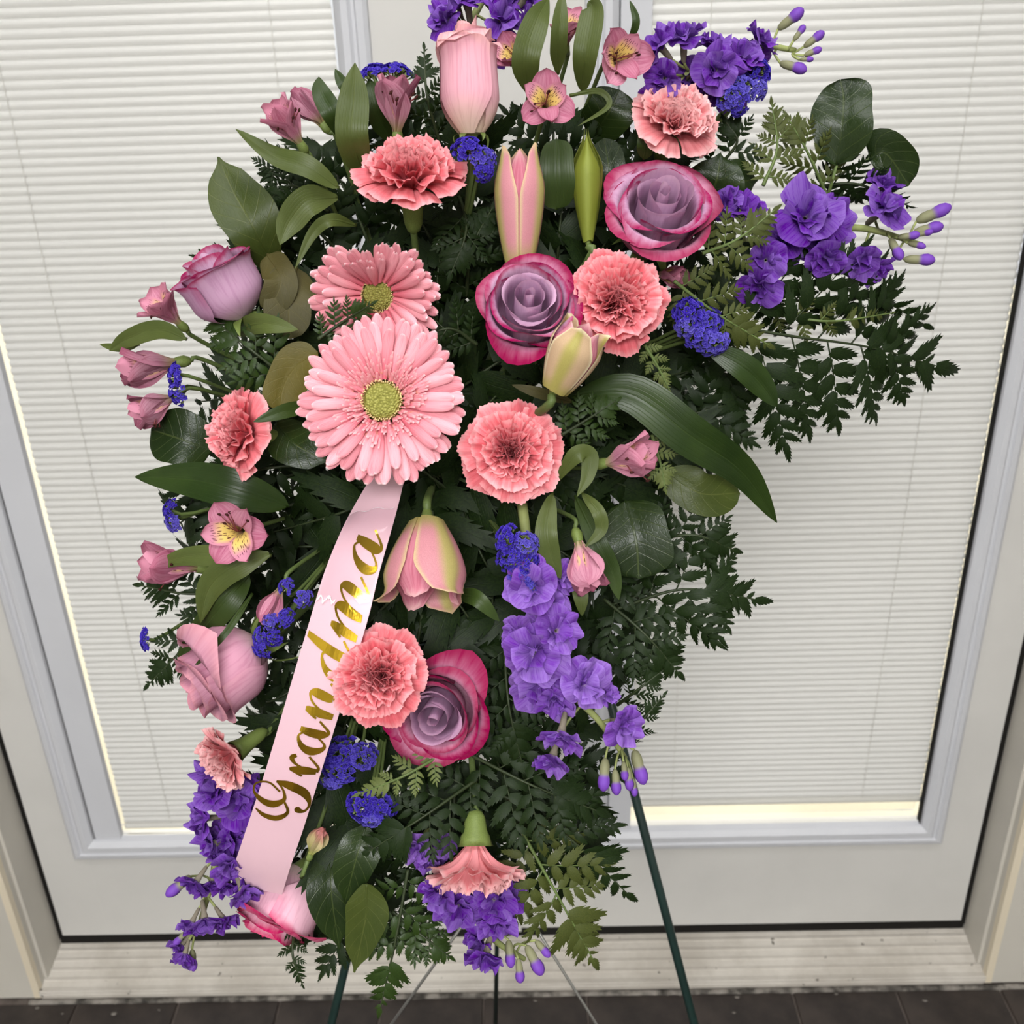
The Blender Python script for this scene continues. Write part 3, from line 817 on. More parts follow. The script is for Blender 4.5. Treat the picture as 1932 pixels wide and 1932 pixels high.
def stock(label, stem_px, florets, buds, dz=0.0, seed=1, lt=False):
    rn = random.Random(seed)
    pts = [P(x, y, D(x, y) + dz + q) for x, y, q in stem_px]
    base = pts[0]; m0 = Matrix.Translation(base); inv = m0.inverted()
    t = thing('stock_stem', label, 'stock', m0, 'purple stock stems')
    line = cr(pts, 22)
    g = tube([inv @ Vector(p) for p in line], [lerp(.0034, .0016, i / 22) for i in range(23)], 7)
    obj('stem', mesh('stem', g[0], g[1], m_sstem, g[2]), t)
    mat = m_stock_lt if lt else m_stock
    extra = []
    for f in florets:
        if rn.random() < .75:
            a = rn.uniform(0, 2 * PI); dd = rn.uniform(.32, .5) * f[2]
            extra.append((f[0] + dd * math.cos(a), f[1] + dd * math.sin(a), f[2] * rn.uniform(.75, .95), (f[3][0] + .5 * math.cos(a), f[3][1] - .5 * math.sin(a), f[3][2]), (f[4] if len(f) > 4 else 0) + .010))
    florets = [(f[0], f[1], f[2]) + tuple(f[3:]) for f in florets] + extra
    def near(q): return min((Vector(p) for p in line), key=lambda p: (p - q).length)
    for fi, f in enumerate(florets):
        x, y, w, axx = f[:4]; fd = f[4] if len(f) > 4 else 0.0
        z = D(x, y) + dz + fd - .008; R = w / 2 * M2PX(z)
        ax = Vector(axx).normalized()
        loc = P(x, y, z) - C2W(*ax) * (.35 * R)
        m = inv @ frame(loc, ax, rn.uniform(0, 6), R)
        cal = cached('scalyx', lambda: (lambda g: mesh('floret', g[0], g[1], m_scal, g[2]))(
            lathe([(.05, -.8), (.10, -.74), (.13, -.45), (.14, -.2), (.19, .0), (.15, .05), (.05, 0.02)], 8, lambda a, q: .12 * math.sin(4 * a) * q)))
        fo = obj('floret', cal, t, m); cf = 1.0 * max(0, .55 - ax.z)
        for li, (n, W, L, e0, e1, amp) in enumerate(STOCK_L):
            for i in range(n):
                k_ = rn.randrange(5)
                me = cached(('stk', li, k_, lt), lambda: (lambda g: mesh('petal', g[0], g[1], mat, g[2]))(stock_petal(li * 20 + k_, W, L, e0, e1, amp)))
                a = 2 * PI * (i + .4 * li) / n + rn.uniform(-.3, .3); s = rn.uniform(.85, 1.08)
                obj('petal', me, fo, Matrix.Rotation(a, 4, 'Z') @ Matrix.Rotation(rn.uniform(-.2, .2), 4, 'X') @ Matrix.Rotation(rn.uniform(-.25, .2) - cf * (1.3 - .5 * li), 4, 'Y') @ Matrix.Diagonal((s, s, s, 1)))
        foot = loc - C2W(*ax) * (.75 * R); n_ = near(foot)
        g = tube([inv @ Vector(p) for p in cr([foot, foot.lerp(n_, .5) - C2W(*ax) * .002, n_], 5)], .0009, 5)
        obj('pedicel', mesh('pedicel', g[0], g[1], m_sstem, g[2]), t)
    for bi, (x, y, L, axx, *rest) in enumerate(buds):
        fd = rest[0] if rest else 0
        z = D(x, y) + dz + fd; R = L * M2PX(z); ax = Vector(axx).normalized()
        loc = P(x, y, z) - C2W(*ax) * (.5 * R)
        me = cached('sbud', lambda: (lambda g: mesh('bud', g[0], g[1], m_sbud, g[2]))(
            lathe([(.04, 0), (.10, .05), (.15, .2), (.16, .36), (.15, .48), (.19, .60), (.20, .74), (.16, .88), (.08, .97), (.001, 1.0)], 9, lambda a, q: .08 * math.sin(4 * a + 5 * q))))
        obj('bud', me, t, inv @ frame(loc, ax, rn.uniform(0, 6), R))
        n_ = near(loc)
        g = tube([inv @ Vector(p) for p in cr([loc, loc.lerp(n_, .5) - C2W(*ax) * .003, n_], 5)], .0008, 5)
        obj('pedicel', mesh('pedicel', g[0], g[1], m_sstem, g[2]), t)
    return t

# ------------------------------------------------------------------ statice
def statice_cluster(seed, n):
    rn = random.Random(seed); parts, cal = [], []
    for i in range(n):
        a = rn.uniform(0, 2 * PI); r = math.sqrt(rn.random()) ; x, y = r * math.cos(a), r * math.sin(a)
        zc = .55 * (1 - r * r) + rn.uniform(-.08, .1)
        nrm = Vector((x * .9, y * .9, .75)).normalized(); p = Vector((x, y, zc)) * .95
        s = rn.uniform(.13, .2); pr = [(.25, -.9), (.35, -.3), (.75, .3), (1.15, .45)]
        ph = rn.uniform(0, 6)
        g = lathe([(q * s, w * s) for q, w in pr], 8, lambda aa, q: .28 * math.sin(4 * aa + ph) * q)
        q = nrm.to_track_quat('Z', 'Y').to_matrix().to_4x4()
        parts.append(xform(g, Matrix.Translation(p) @ q @ Matrix.Rotation(rn.uniform(0, 6), 4, 'Z')))
        cal.append(xform(tube([Vector((0, 0, -2.4 * s)), Vector((0, 0, -.5 * s))], [.18 * s, .45 * s], 5), Matrix.Translation(p) @ q))
    return join(parts), join(cal)
def statice(label, clusters, dz=0.0, seed=1):
    rn = random.Random(seed)
    x, y = clusters[0][:2]; base = P(x, y, D(x, y) + dz + .03); m0 = Matrix.Translation(base); inv = m0.inverted()
    t = thing('statice', label, 'statice', m0, 'blue violet statice')
    foot = base.lerp(CORE, .35)
    for ci, (x, y, w, h, axx) in enumerate(clusters):
        z = D(x, y) + dz; ax = Vector(axx).normalized()
        k_ = (seed + ci) % 6
        ga = cached(('sta', k_), lambda: (lambda gg: (mesh('flower_cluster', *gg[0][:2], m_stat, gg[0][2]), mesh('calyx_tuft', *gg[1][:2], m_stat_g, gg[1][2])))(statice_cluster(k_, 58)))
        R = w / 2 * M2PX(z); loc = P(x, y, z) - C2W(*ax) * (.3 * R)
        mm = frame(loc, ax, 0, R); mm = inv @ mm @ Matrix.Rotation(rn.uniform(0, 6.3) if abs(h / w - 1) < .25 else 0, 4, 'Z') @ Matrix.Diagonal((1, h / w, (.7 + .3 * h / w), 1))
        o = obj('flower_cluster', ga[0], t, mm); o['kind'] = 'stuff'
        o2 = obj('calyx_tuft', ga[1], o); o2['kind'] = 'stuff'
        b = loc - C2W(*ax) * .012
        g = tube([inv @ Vector(p) for p in cr([loc, b, b.lerp(foot, .6), foot], 8)], .0012, 5)
        obj('stem', mesh('stem', g[0], g[1], m_stem, g[2]), t)
    return t

# ------------------------------------------------------------------ broad leaves along a centre line given in the picture, with depth
def wprof(kind, v):
    if kind == 'lance': return (v ** .62 * (1 - v) ** .8) / .455 * (1 - .0 * v)
    if kind == 'strap': return min(1, sst(-.12, .30, v)) * (1 - max(0, (v - .45) / .55) ** 2.2)
    if kind == 'salal':
        b = (max(0, math.sin(PI * min(1, v * .94 + .03)))) ** .72 * (1.12 - .3 * v)
        return b * (1 - .75 * sst(.80, 1, v)) if v > .8 else b
    if kind == 'round': return max(0, 1 - (2 * v - 1) ** 2) ** .5 * (1.0 + .05 * math.sin(9 * v))
    if kind == 'oblong': return max(0, 1 - abs(2 * v - 1) ** 4) ** .5
def leaf(name, label, pts, w, kind, mat, roll=(0, 0), fold=.25, dz=0.0, wave=.04, seed=1, cat='leaf', group=None, petiole=0.0):
    rn = random.Random(seed); ph = rn.uniform(0, 6)
    C = cr([tuple(P(q[0], q[1], D(q[0], q[1]) + dz + (q[2] if len(q) > 2 else 0))) for q in pts], 22)
    C = [Vector(c_) for c_ in C]
    z = (C[11] - CAM).dot(FW); hw = w / 2 * M2PX(z)
    m0 = Matrix.Translation(C[0]); V, UV, F = [], [], []
    NU = 8
    for j in range(23):
        v = j / 22
        tn = (C[min(j + 1, 22)] - C[max(j - 1, 0)]).normalized()
        nr = (CAM - C[j]).normalized(); nr = (nr - tn * nr.dot(tn)).normalized(); sd = tn.cross(nr)
        a = lerp(roll[0], roll[1], v)
        nr, sd = nr * math.cos(a) + sd * math.sin(a), sd * math.cos(a) - nr * math.sin(a)
        ww = hw * max(.015, wprof(kind, v))
        for i in range(NU + 1):
            u = 2 * i / NU - 1
            if i == 0: w0 = ww
            ww = w0 * (1 + (.075 if kind in ('round', 'salal', 'oblong') else .02) * math.sin(8.5 * v + ph + (2.3 if u > 0 else 0)) * math.sin(PI * v))
            V.append(C[j] - C[0] + sd * (u * ww) - nr * (ww * (fold * (abs(u) - .5 * u * u)) * -1) + nr * (wave * hw * math.sin(7 * v + ph + 2 * u) * abs(u)))
            UV.append(((u + 1) / 2, v))
    for j in range(22):
        for i in range(NU):
            a = j * (NU + 1) + i; F.append((a, a + 1, a + NU + 2, a + NU + 1))
    o = obj(name, mesh(name, V, F, mat, UV), None, m0)
    tag(o, label, cat, group)
    rib = tube([(C[j] - C[0]) - (CAM - C[j]).normalized() * .0006 for j in range(0, 22)], [lerp(.0011, .0002, j / 21) for j in range(22)], 5)
    obj('midrib', mesh('midrib', rib[0], rib[1], mat, rib[2]), o)
    if petiole:
        tn = (C[1] - C[0]).normalized()
        q = [Vector((0, 0, 0)), -tn * petiole * .5 + FW * petiole * .3, -tn * petiole + FW * petiole]
        g = tube(q, .0011, 5); obj('petiole', mesh('petiole', g[0], g[1], m_stem, g[2]), o)
    return o

# ------------------------------------------------------------------ fern fronds
def leaflet_geo(seed):
    """sharply toothed lance-shaped leaflet along +Y, length 1"""
    rn = random.Random(seed); n = 6
    V, UV, F = [], [], []
    for j in range(n + 1):
        v = j / n; w = .195 * min(1, .35 + v * 3.2) * (1 - v) ** .6 * 1.15
        for sgn in (-1, 0, 1):
            ww = w * rn.uniform(.86, 1.1) if sgn else 0
            V.append((sgn * ww, v * .97 + (0 if sgn else .01), .07 * math.sin(PI * v) - .10 * v * v + (.05 if sgn == 0 else 0) * (1 - v))); UV.append(((sgn + 1) / 2, v))
    for j in range(n):
        a = j * 3
        F += [(a, a + 1, a + 4, a + 3), (a + 1, a + 2, a + 5, a + 4)]
        for e, sg in ((0, -1), (2, 1)):
            p, q = Vector(V[a + e]), Vector(V[a + 3 + e])
            if j < 1: continue
            tp = q + Vector((sg * rn.uniform(.045, .075), rn.uniform(.05, .10), -.01))
            V.append(tuple(tp)); UV.append((0.5 + .5 * sg, (j + 1) / n))
            F.append((a + e, len(V) - 1, a + 3 + e) if sg > 0 else (a + e, a + 3 + e, len(V) - 1))
    return V, F, UV
LEAFLETS = [leaflet_geo(i) for i in range(4)]
def pinna_layout(L, ls, rn, curve):
    """local space: rachilla along +Y, normal +Z; ls = longest leaflet; returns rachilla points and leaflet matrices"""
    out = []; pts = [(curve * L * (q / 8) ** 2, L * q / 8, -.10 * L * (q / 8) ** 2) for q in range(9)]
    s = min(.12, .5 * ls / L); k_ = 0
    while s < .90:
        ll = max(ls * .24, ls * (1 - s) ** .48 * min(1, .75 + s)) * rn.uniform(.92, 1.08)
        for sg in (-1, 1):
            s2 = s + (.22 * ll / L if sg > 0 else 0)
            c_ = (curve * L * s2 * s2, L * s2, -.10 * L * s2 * s2)
            a = sg * -lerp(1.05, .6, s) * rn.uniform(.92, 1.08)
            out.append(Matrix.Translation(c_) @ Matrix.Rotation(a, 4, 'Z') @ Matrix.Rotation(sg * rn.uniform(-.05, .35), 4, 'Y') @ Matrix.Diagonal((ll, ll, ll, 1)))
        s += ll * .56 / L; k_ += 1
        if k_ > 11: break
    ll = max(ls * .5, L * (1 - s) * 1.1)
    s = min(s, .93)
    out.append(Matrix.Translation((curve * L * s * s, L * s, -.10 * L * s * s)) @ Matrix.Rotation(-curve * 1.7, 4, 'Z') @ Matrix.Diagonal((ll * .8, ll, ll, 1)))
    return pts, out
def frond(label, pts, lmax, mat, n=7, roll=0.0, dz=0.0, seed=1, single=False, nl=6, ang=1.0, group='leatherleaf fern fronds', droop=.12):
    rn = random.Random(seed)
    C = [Vector(c_) for c_ in cr([tuple(P(q[0], q[1], D(q[0], q[1]) + dz + (q[2] if len(q) > 2 else 0))) for q in pts], 30)]
    z = (C[15] - CAM).dot(FW); Lm = lmax * M2PX(z)
    flen = sum((C[q + 1] - C[q]).length for q in range(30)); LS = min(1.15 * flen / n, Lm * .46)
    m0 = Matrix.Translation(C[0])
    t = thing('fern_frond', label, 'fern', m0, group)
    fm = FERN[mat]
    g = tube([c_ - C[0] for c_ in C], [lerp(.0013, .0004, i / 30) for i in range(31)], 5)
    obj('rachis', mesh('rachis', g[0], g[1], m_stem_dk if mat in 'dm' else m_stem, g[2]), t)
    mes = [cached(('lf', mat, i), lambda: mesh('leaflet', *LEAFLETS[i][:2], fm, LEAFLETS[i][2])) for i in range(4)]
    def place(v, sg, L):
        j = min(29, int(v * 30)); c_ = C[j].lerp(C[j + 1], v * 30 - j); tn = (C[min(j + 2, 30)] - C[max(j - 1, 0)]).normalized()
        nr = (CAM - c_).normalized(); nr = (nr - tn * nr.dot(tn)).normalized(); sd = tn.cross(nr)
        a = roll; nr, sd = nr * math.cos(a) + sd * math.sin(a), sd * math.cos(a) - nr * math.sin(a)
        if sg == 0: y = tn
        else:
            b = ang * lerp(1.1, .7, v) * rn.uniform(.9, 1.1); y = tn * math.cos(b) + sd * (sg * math.sin(b))
        y = (y - nr * droop * rn.uniform(.3, 1.6)).normalized(); nr2 = (nr - y * nr.dot(y)).normalized()
        tw = rn.uniform(-.35, .35); x = y.cross(nr2); x, nr2 = x * math.cos(tw) + nr2 * math.sin(tw), nr2 * math.cos(tw) - x * math.sin(tw)
        mm = Matrix.Identity(4)
        for i in range(3): mm[i][0], mm[i][1], mm[i][2], mm[i][3] = x[i], y[i], nr2[i], (c_ - C[0])[i]
        if L < (1.05 if single else 1.7) * LS:
            obj('leaflet', mes[rn.randrange(4)], t, mm @ Matrix.Diagonal((L * 1.15, L * 1.15, L, 1))); return
        rp, lay = pinna_layout(L, min(LS * min(1, .45 + .8 * L / Lm), L * .5), rn, rn.uniform(-.05, .12) * (sg or 1))
        g = tube(rp, [lerp(.0006, .0002, q / 8) for q in range(9)], 4)
        if single and LS > 17 * M2PX(z):
            p = obj('pinna', mesh('pinna', g[0], g[1], m_stem_dk if mat in 'dm' else m_stem, g[2]), t, mm)
            for ml in lay: obj('leaflet', mes[rn.randrange(4)], p, ml)
        else:
            gg = join([g] + [xform(LEAFLETS[rn.randrange(4)], ml) for ml in lay])
            obj('pinna', mesh('pinna', gg[0], gg[1], fm, gg[2]), t, mm)
    for i in range(n):
        v = (i + .35) / n * .95
        L = Lm * min(1, .55 + v * 2.2) * (1 - v) ** .72 * rn.uniform(.9, 1.08)
        if L < Lm * .07: continue
        for sg in (-1, 1): place(min(.97, v + (.04 if sg > 0 else 0)), sg, L)
    if single:      # crowded small leaflets towards the tip
        for q in range(5):
            v = .66 + .065 * q
            for sg in (-1, 1): place(min(.98, v + (.03 if sg > 0 else 0)), sg, LS * .85 * (1.04 - v) / .36)
    place(.97, 0, max(LS * .45, min(Lm * .22, LS)))
    return t

# ================================================================== the easel and the foam cage
m_easel = plain('easel_green_wire', srgb(22, 44, 40), 0.35, 0.5, var=0.15, scale=30)
m_wire = plain('bright_wire', srgb(150, 150, 146), 0.3, 0.6, metal=0.8)
m_cage = plain('foam_cage_green', srgb(20, 34, 20), 0.8, 0.1, var=0.3, scale=50)
apex = P(957, 574, 0.84)
e = thing('wire_easel', 'dark green wire easel standing behind the flowers', 'easel', Matrix.Translation((apex.x, apex.y, 0)))
inv = Matrix.Translation((-apex.x, -apex.y, 0))
def line_on(px1, py1, px2, py2, py): return px1 + (px2 - px1) * (py - py1) / (py2 - py1)
def to_floor(px, py):
    d = P(px, py, 1) - CAM; return CAM + d * (-(CAM.z - .004) / d.z)
def rod(name, a, b, r, mat, seg=10):
    g = tube([inv @ Vector(a), inv @ Vector(a).lerp(Vector(b), .5), inv @ Vector(b)], r, seg)
    return obj(name, mesh(name, g[0], g[1], mat), e)
# front legs splay towards the viewer, the back leg towards the door
fr = Vector((0.355, -0.74, .004)); 
def foot_on(px1, py1, px2, py2, ytarget):
    best = None
    for i in range(1900, 4200, 4):
        f_ = to_floor(line_on(px1, py1, px2, py2, i), i)
        if f_.y <= ytarget: return f_
        best = f_
    return best
legR = rod('leg', apex, foot_on(957, 574, 1310, 1932, -0.72), .0044, m_easel)
legL = rod('leg', apex, foot_on(957, 574, 625, 1932, -0.72), .0044, m_easel)
legB = rod('leg', apex, foot_on(957, 574, 935, 1932, -0.22), .0034, m_easel)
tw = P(945, 1645, 0.90)
rod('wire_brace', tw, P(582, 2150, 1.10), .0014, m_wire, 6)
rod('wire_brace', tw, P(1418, 2400, 1.16), .0014, m_wire, 6)
g = lathe([(0.001, .03), (.03, .028), (.034, .0), (.034, -.02), (.03, -.026), (.001, -.028)], 10)
# foam cage: block with a lattice lid
cage = thing('foam_cage', 'dark green floral foam cage hidden behind the flowers', 'foam holder', frame(P(830, 900, .77), (0, 0, 1), 0, 1))
V, F, UV = box(-.062, .062, -.125, .125, -.05, .0)
obj('foam_block', mesh('foam_block', V, F, m_cage, smooth=False), cage)
for i in range(5): obj('lattice_bar', mesh('lattice_bar', *box(-.065, .065, -.1 + i * .05 - .002, -.1 + i * .05 + .002, 0.0005, .004)[:2], m_easel, smooth=False), cage)
for i in range(3): obj('lattice_bar', mesh('lattice_bar', *box(-.04 + i * .04 - .002, -.04 + i * .04 + .002, -.13, .13, .0042, .007)[:2], m_easel, smooth=False), cage)

# ================================================================== roses
LAV = (m_rose_in, m_rose_lav, m_rose_hot); HOT = (m_rose_in, m_rose_hot, m_rose_hot)
rose(884, 132, 130, (-.04, 1, .28), .6, 'tall closed blush pink rosebud at the top of the spray', 'bud', (m_rose_pink,) * 3, -.01, 3, h=3.2)
rose(1242, 402, 196, (.06, .38, .92), .3, 'magenta-edged lavender rose below the upper right carnation', 'open', (m_rose_in, m_rose_lav, m_rose_hot), .0, 5, openness=.8, h=1.6)
rose(996, 580, 184, (.05, .30, .95), 1.2, 'open lavender rose with magenta rim below the split lily bud', 'open', LAV, -.008, 8, openness=.62, h=1.5)
rose(415, 532, 158, (-.42, .78, .42), 2.0, 'globe-shaped mauve rose on the far left with one magenta lip', 'side', (m_rose_in, m_rose_lav, m_rose_lav), -.004, 11, openness=.45)
rose(414, 1272, 176, (-.72, -.52, .42), .5, 'dusty pink rose lying sideways, left of the ribbon', 'side', (m_rose_mauve,) * 3, .0, 14, h=1.9, openness=.75)
rose(826, 1342, 182, (-.12, -.16, .96), 2.2, 'magenta-edged rose tucked under the carnation beside the ribbon', 'open', HOT, .004, 17, openness=.85)
rose(530, 1712, 166, (-.40, -.80, .40), .9, 'pale pink rose with hot pink rim below the ribbon end', 'side', (m_rose_two,) * 3, .044, 21, h=1.7, openness=.6)

# ================================================================== carnations
carnation(775, 325, 208, (.02, .70, .70), .2, 'wide ruffled pink carnation above the two gerberas', -.004, 1)
carnation(1277, 224, 174, (.20, .46, .86), .9, 'pink carnation beside the purple stock in the upper right', .0, 2, light=True)
carnation(1163, 566, 192, (.08, .06, 1), 1.4, 'round coral pink carnation touching the open lavender rose', -.014, 3)
carnation(966, 850, 192, (.02, .02, 1), 2.2, 'flat-faced pink carnation with a dark creased heart, beside the large gerbera', -.004, 4, dome=.8)
carnation(450, 815, 168, (-.66, .08, .66), .4, 'pink carnation turned away to the left of the large gerbera', .0, 5)
carnation(712, 1278, 186, (-.06, .08, 1), 2.9, 'pink carnation covering part of the ribbon lettering', -.022, 6)
carnation(428, 1430, 152, (-.62, -.42, .58), 1.1, 'light pink carnation under the sideways dusty rose', .014, 7, light=True, cup=.25)
carnation(897, 1626, 222, (.02, -.93, .32), .5, 'light pink carnation hanging upside down near the bottom', .0, 8, light=True, cup=.36, cal=.55)

# ================================================================== gerberas
gerbera(722, 757, 322, (.02, .03, 1), .1, 'large pink gerbera with olive centre facing the viewer', -.022, 1)
gerbera(714, 556, 262, (-.10, -.36, .92), .4, 'smaller pink gerbera folded behind the large one', .004, 2,
        lift=lambda a: .30 + .45 * math.exp(-(((a - 1.25) / .5) ** 2)))

# ================================================================== lilies
lily(980, 392, 104, 220, (.0, 1, .22), 1.57, 'upright pink lily bud splitting open above the lavender rose', .72, .0, (m_lbud_pink, m_lily), .006, 3, hw=.98)
lily(1108, 350, 66, 205, (-.03, 1, .20), .5, 'slim closed green lily bud', .10, .0, (m_lbud_green, m_lbud_green), .012, 5, inner=False, hw=1.1, base=.16)
lily(1078, 672, 112, 142, (.42, .82, .40), .3, 'cream and pink lily bud unfolding under the coral carnation', .75, .25, (m_lbud_cream, m_lily), -.028, 7, hw=1.02)
lily(806, 1066, 160, 176, (.03, -.93, .34), .9, 'nodding pink lily half open beside the ribbon', .78, .42, (m_lbud_pink, m_lily), -.006, 9, hw=.96, spread=.08, name='lily', base=.3)

# ================================================================== alstroemerias
alstro(1030, 196, 122, (.05, -.10, 1), .1, 'open speckled alstroemeria between the tall rosebud and the green lily bud', 1, -.004, 1)
alstro(1165, 112, 128, (.30, -.16, .85), .5, 'open speckled alstroemeria touching the purple stock at the top', .85, .0, 2)
alstro(1070, 62, 92, (.02, .5, .75), .2, 'pink alstroemeria half hidden by upright leaves at the top edge', .7, .03, 3)
alstro(972, 108, 84, (-.4, .1, .7), .2, 'pink alstroemeria petals beside the tall rosebud', .6, .02, 33)
alstro(748, 205, 92, (.02, .85, .42), .5, 'half-open mauve alstroemeria behind the wide carnation', .35, .014, 4, m_alst_dk)
alstro(546, 240, 86, (-.42, .60, .58), .3, 'speckled alstroemeria opening towards the left blind', .42, .0, 5)
alstro(584, 205, 58, (-.62, .72, .22), .8, 'closed mauve alstroemeria bud in the upper left', .0, .016, 6, m_alst_dk, False)
alstro(316, 590, 102, (-.52, .52, .60), .3, 'speckled alstroemeria beside the far left rose', .62, .006, 7)
alstro(288, 690, 84, (-.82, -.18, .40), .2, 'mauve alstroemeria above the far left statice', .3, .008, 8, m_alst_dk)
alstro(296, 764, 82, (-.70, -.45, .45), .9, 'mauve alstroemeria below the far left statice', .4, .012, 9, m_alst_dk)
alstro(450, 1002, 146, (-.06, -.06, 1), 2.6, 'wide open speckled alstroemeria on the left', 1, -.010, 10)
alstro(330, 1068, 92, (-.75, .10, .55), .2, 'pink alstroemeria cup behind a leaf at the left edge', .35, .012, 11)
alstro(514, 1140, 54, (-.42, -.85, .25), .2, 'narrow pink alstroemeria bud behind small statice', .0, .008, 12, None, False)
alstro(1180, 866, 88, (.74, .14, .52), .4, 'pink alstroemeria below the long lily leaf', .34, -.004, 13)
alstro(1102, 1060, 76, (.22, -.88, .35), .3, 'nodding pink alstroemeria beside the hanging purple stock', .26, -.004, 14)
alstro(597, 1590, 44, (.42, .86, .25), .2, 'slim pale bud standing above the pale pink rose', .0, .004, 16, m_bud_pale, False)
alstro(1262, 520, 50, (.6, -.2, .5), .3, 'bit of pink alstroemeria behind the coral carnation', .3, .02, 15)

# ================================================================== purple stock
stock('purple stock stem cut off by the top edge', [(870, 120, .03), (890, 40, .02), (930, -30, .02)],
      [(835, 28, 90, (-.6, .3, .7)), (880, -8, 100, (-.1, .6, .7)), (955, 30, 96, (.6, .2, .7)), (940, 85, 84, (.5, -.3, .7), .012), (1000, -15, 90, (.6, .5, .5), .01)], [], .03, 1)
stock('purple stock stem reaching up to the right corner', [(1250, 190, .03), (1330, 110, .006), (1420, 85, .006), (1500, 95, .01)],
      [(1238, 78, 92, (-.6, .35, .6)), (1290, 58, 100, (-.1, .75, .6)), (1345, 78, 84, (.1, .8, .5), .01), (1250, 150, 86, (-.4, -.5, .8)), (1300, 150, 90, (-.1, -.4, .9), .02),
       (1355, 130, 100, (.1, -.3, .9)), (1408, 100, 92, (.3, .3, .85)), (1440, 70, 84, (.5, .6, .5), .006), (1380, 180, 80, (.2, -.7, .6), .015)],
      [(1492, 36, 56, (.7, .45, .4)), (1536, 74, 44, (.75, .5, .3)), (1508, 62, 34, (.6, .8, .2)), (1534, 98, 34, (.9, .25, .3)), (1497, 126, 54, (.85, -.4, .3)), (1522, 112, 26, (.9, -.1, .3))], .006, 2)
stock('purple stock stem reaching out to the right', [(1340, 470, .035), (1500, 445, .012), (1620, 430, .010), (1740, 462, .014)],
      [(1398, 388, 96, (-.2, .6, .7), .012), (1525, 402, 138, (.0, .15, 1)), (1445, 492, 84, (-.2, -.3, .9), .01), (1432, 545, 92, (-.3, -.6, .7), .02), (1560, 492, 92, (-.1, -.7, .7)), (1630, 498, 86, (.2, -.75, .6)),
       (1676, 388, 104, (.4, .35, .8), .006), (1660, 510, 70, (.5, -.7, .5), .012), (1480, 450, 90, (-.3, -.1, .9), .014)],
      [(1762, 403, 66, (.86, .35, .3)), (1752, 432, 54, (.9, .15, .3)), (1735, 490, 56, (.95, -.1, .3)), (1715, 445, 40, (.9, .05, .3)), (1730, 462, 34, (.8, -.3, .3)), (1690, 470, 50, (.3, -.85, .3)), (1745, 440, 30, (.8, .1, .5))], .0, 3)
stock('long purple stock stem hanging at the centre right', [(985, 950, .03), (1010, 1120, .012), (1060, 1280, .012), (1130, 1360, .014), (1180, 1430, .016)],
      [(1000, 1105, 120, (-.2, .1, 1)), (1062, 1085, 80, (.5, .3, .7), .014), (975, 1200, 92, (-.5, -.1, .8), .01), (1058, 1190, 104, (.5, .1, .9)), (1005, 1238, 138, (-.1, -.2, 1)), (1108, 1290, 108, (.4, .1, .85)),
       (1046, 1328, 92, (-.1, -.6, .7), .008), (1056, 1398, 100, (-.2, -.85, .4)), (1184, 1372, 92, (.5, -.1, .8)), (1150, 1310, 60, (.7, .3, .5), .012)],
      [(1140, 1462, 62, (-.08, -.95, .2)), (1162, 1476, 48, (.05, -.95, .2)), (1206, 1448, 66, (.25, -.92, .2)), (1178, 1455, 36, (.05, -.95, .3)), (1186, 1470, 44, (.1, -.95, .1)), (1196, 1486, 34, (.1, -.95, .1))], -.006, 4, True)
stock('purple stock stem trailing at the lower left', [(470, 1460, .03), (420, 1560, .014), (400, 1660, .012), (372, 1760, .012)],
      [(400, 1490, 92, (-.4, .6, .7)), (448, 1512, 96, (.1, .3, .9), .006), (372, 1545, 84, (-.8, .1, .6)), (392, 1600, 86, (-.7, -.3, .6)), (440, 1592, 90, (.4, -.1, .9), .012), (436, 1640, 84, (.3, -.6, .7)), (462, 1690, 80, (.5, -.8, .4)),
       (364, 1672, 74, (-.5, -.75, .4)), (388, 1745, 80, (.25, -.9, .35)), (358, 1748, 64, (-.4, -.85, .3)), (347, 1808, 60, (-.2, -.95, .25))],
      [(337, 1672, 56, (-.75, -.55, .3)), (340, 1770, 34, (-.6, -.6, .3)), (364, 1812, 40, (.15, -.95, .2))], .022, 5)
stock('purple stock stem hanging at the bottom centre', [(880, 1560, .04), (900, 1700, .014), (930, 1770, .014), (990, 1810, .016)],
      [(822, 1690, 92, (-.6, -.3, .7)), (860, 1718, 96, (-.2, -.4, .9), .006), (936, 1700, 100, (.2, .1, .95)), (968, 1690, 70, (.6, .2, .7), .012), (936, 1748, 84, (.1, -.6, .8)), (912, 1812, 94, (-.3, -.8, .5)), (880, 1660, 80, (0, .2, .9), .02)],
      [(1008, 1812, 60, (.5, -.85, .25)), (980, 1832, 44, (.1, -.95, .2)), (1024, 1790, 40, (.6, -.6, .3)), (962, 1800, 50, (.1, -.95, .2))], .0, 6)
stock('short purple stock tip showing left of the upside-down carnation', [(830, 1540, .04), (800, 1580, .02), (780, 1600, .02)],
      [(785, 1605, 76, (-.4, -.4, .8)), (840, 1598, 60, (.2, -.2, .9), .012)], [], .018, 7, True)

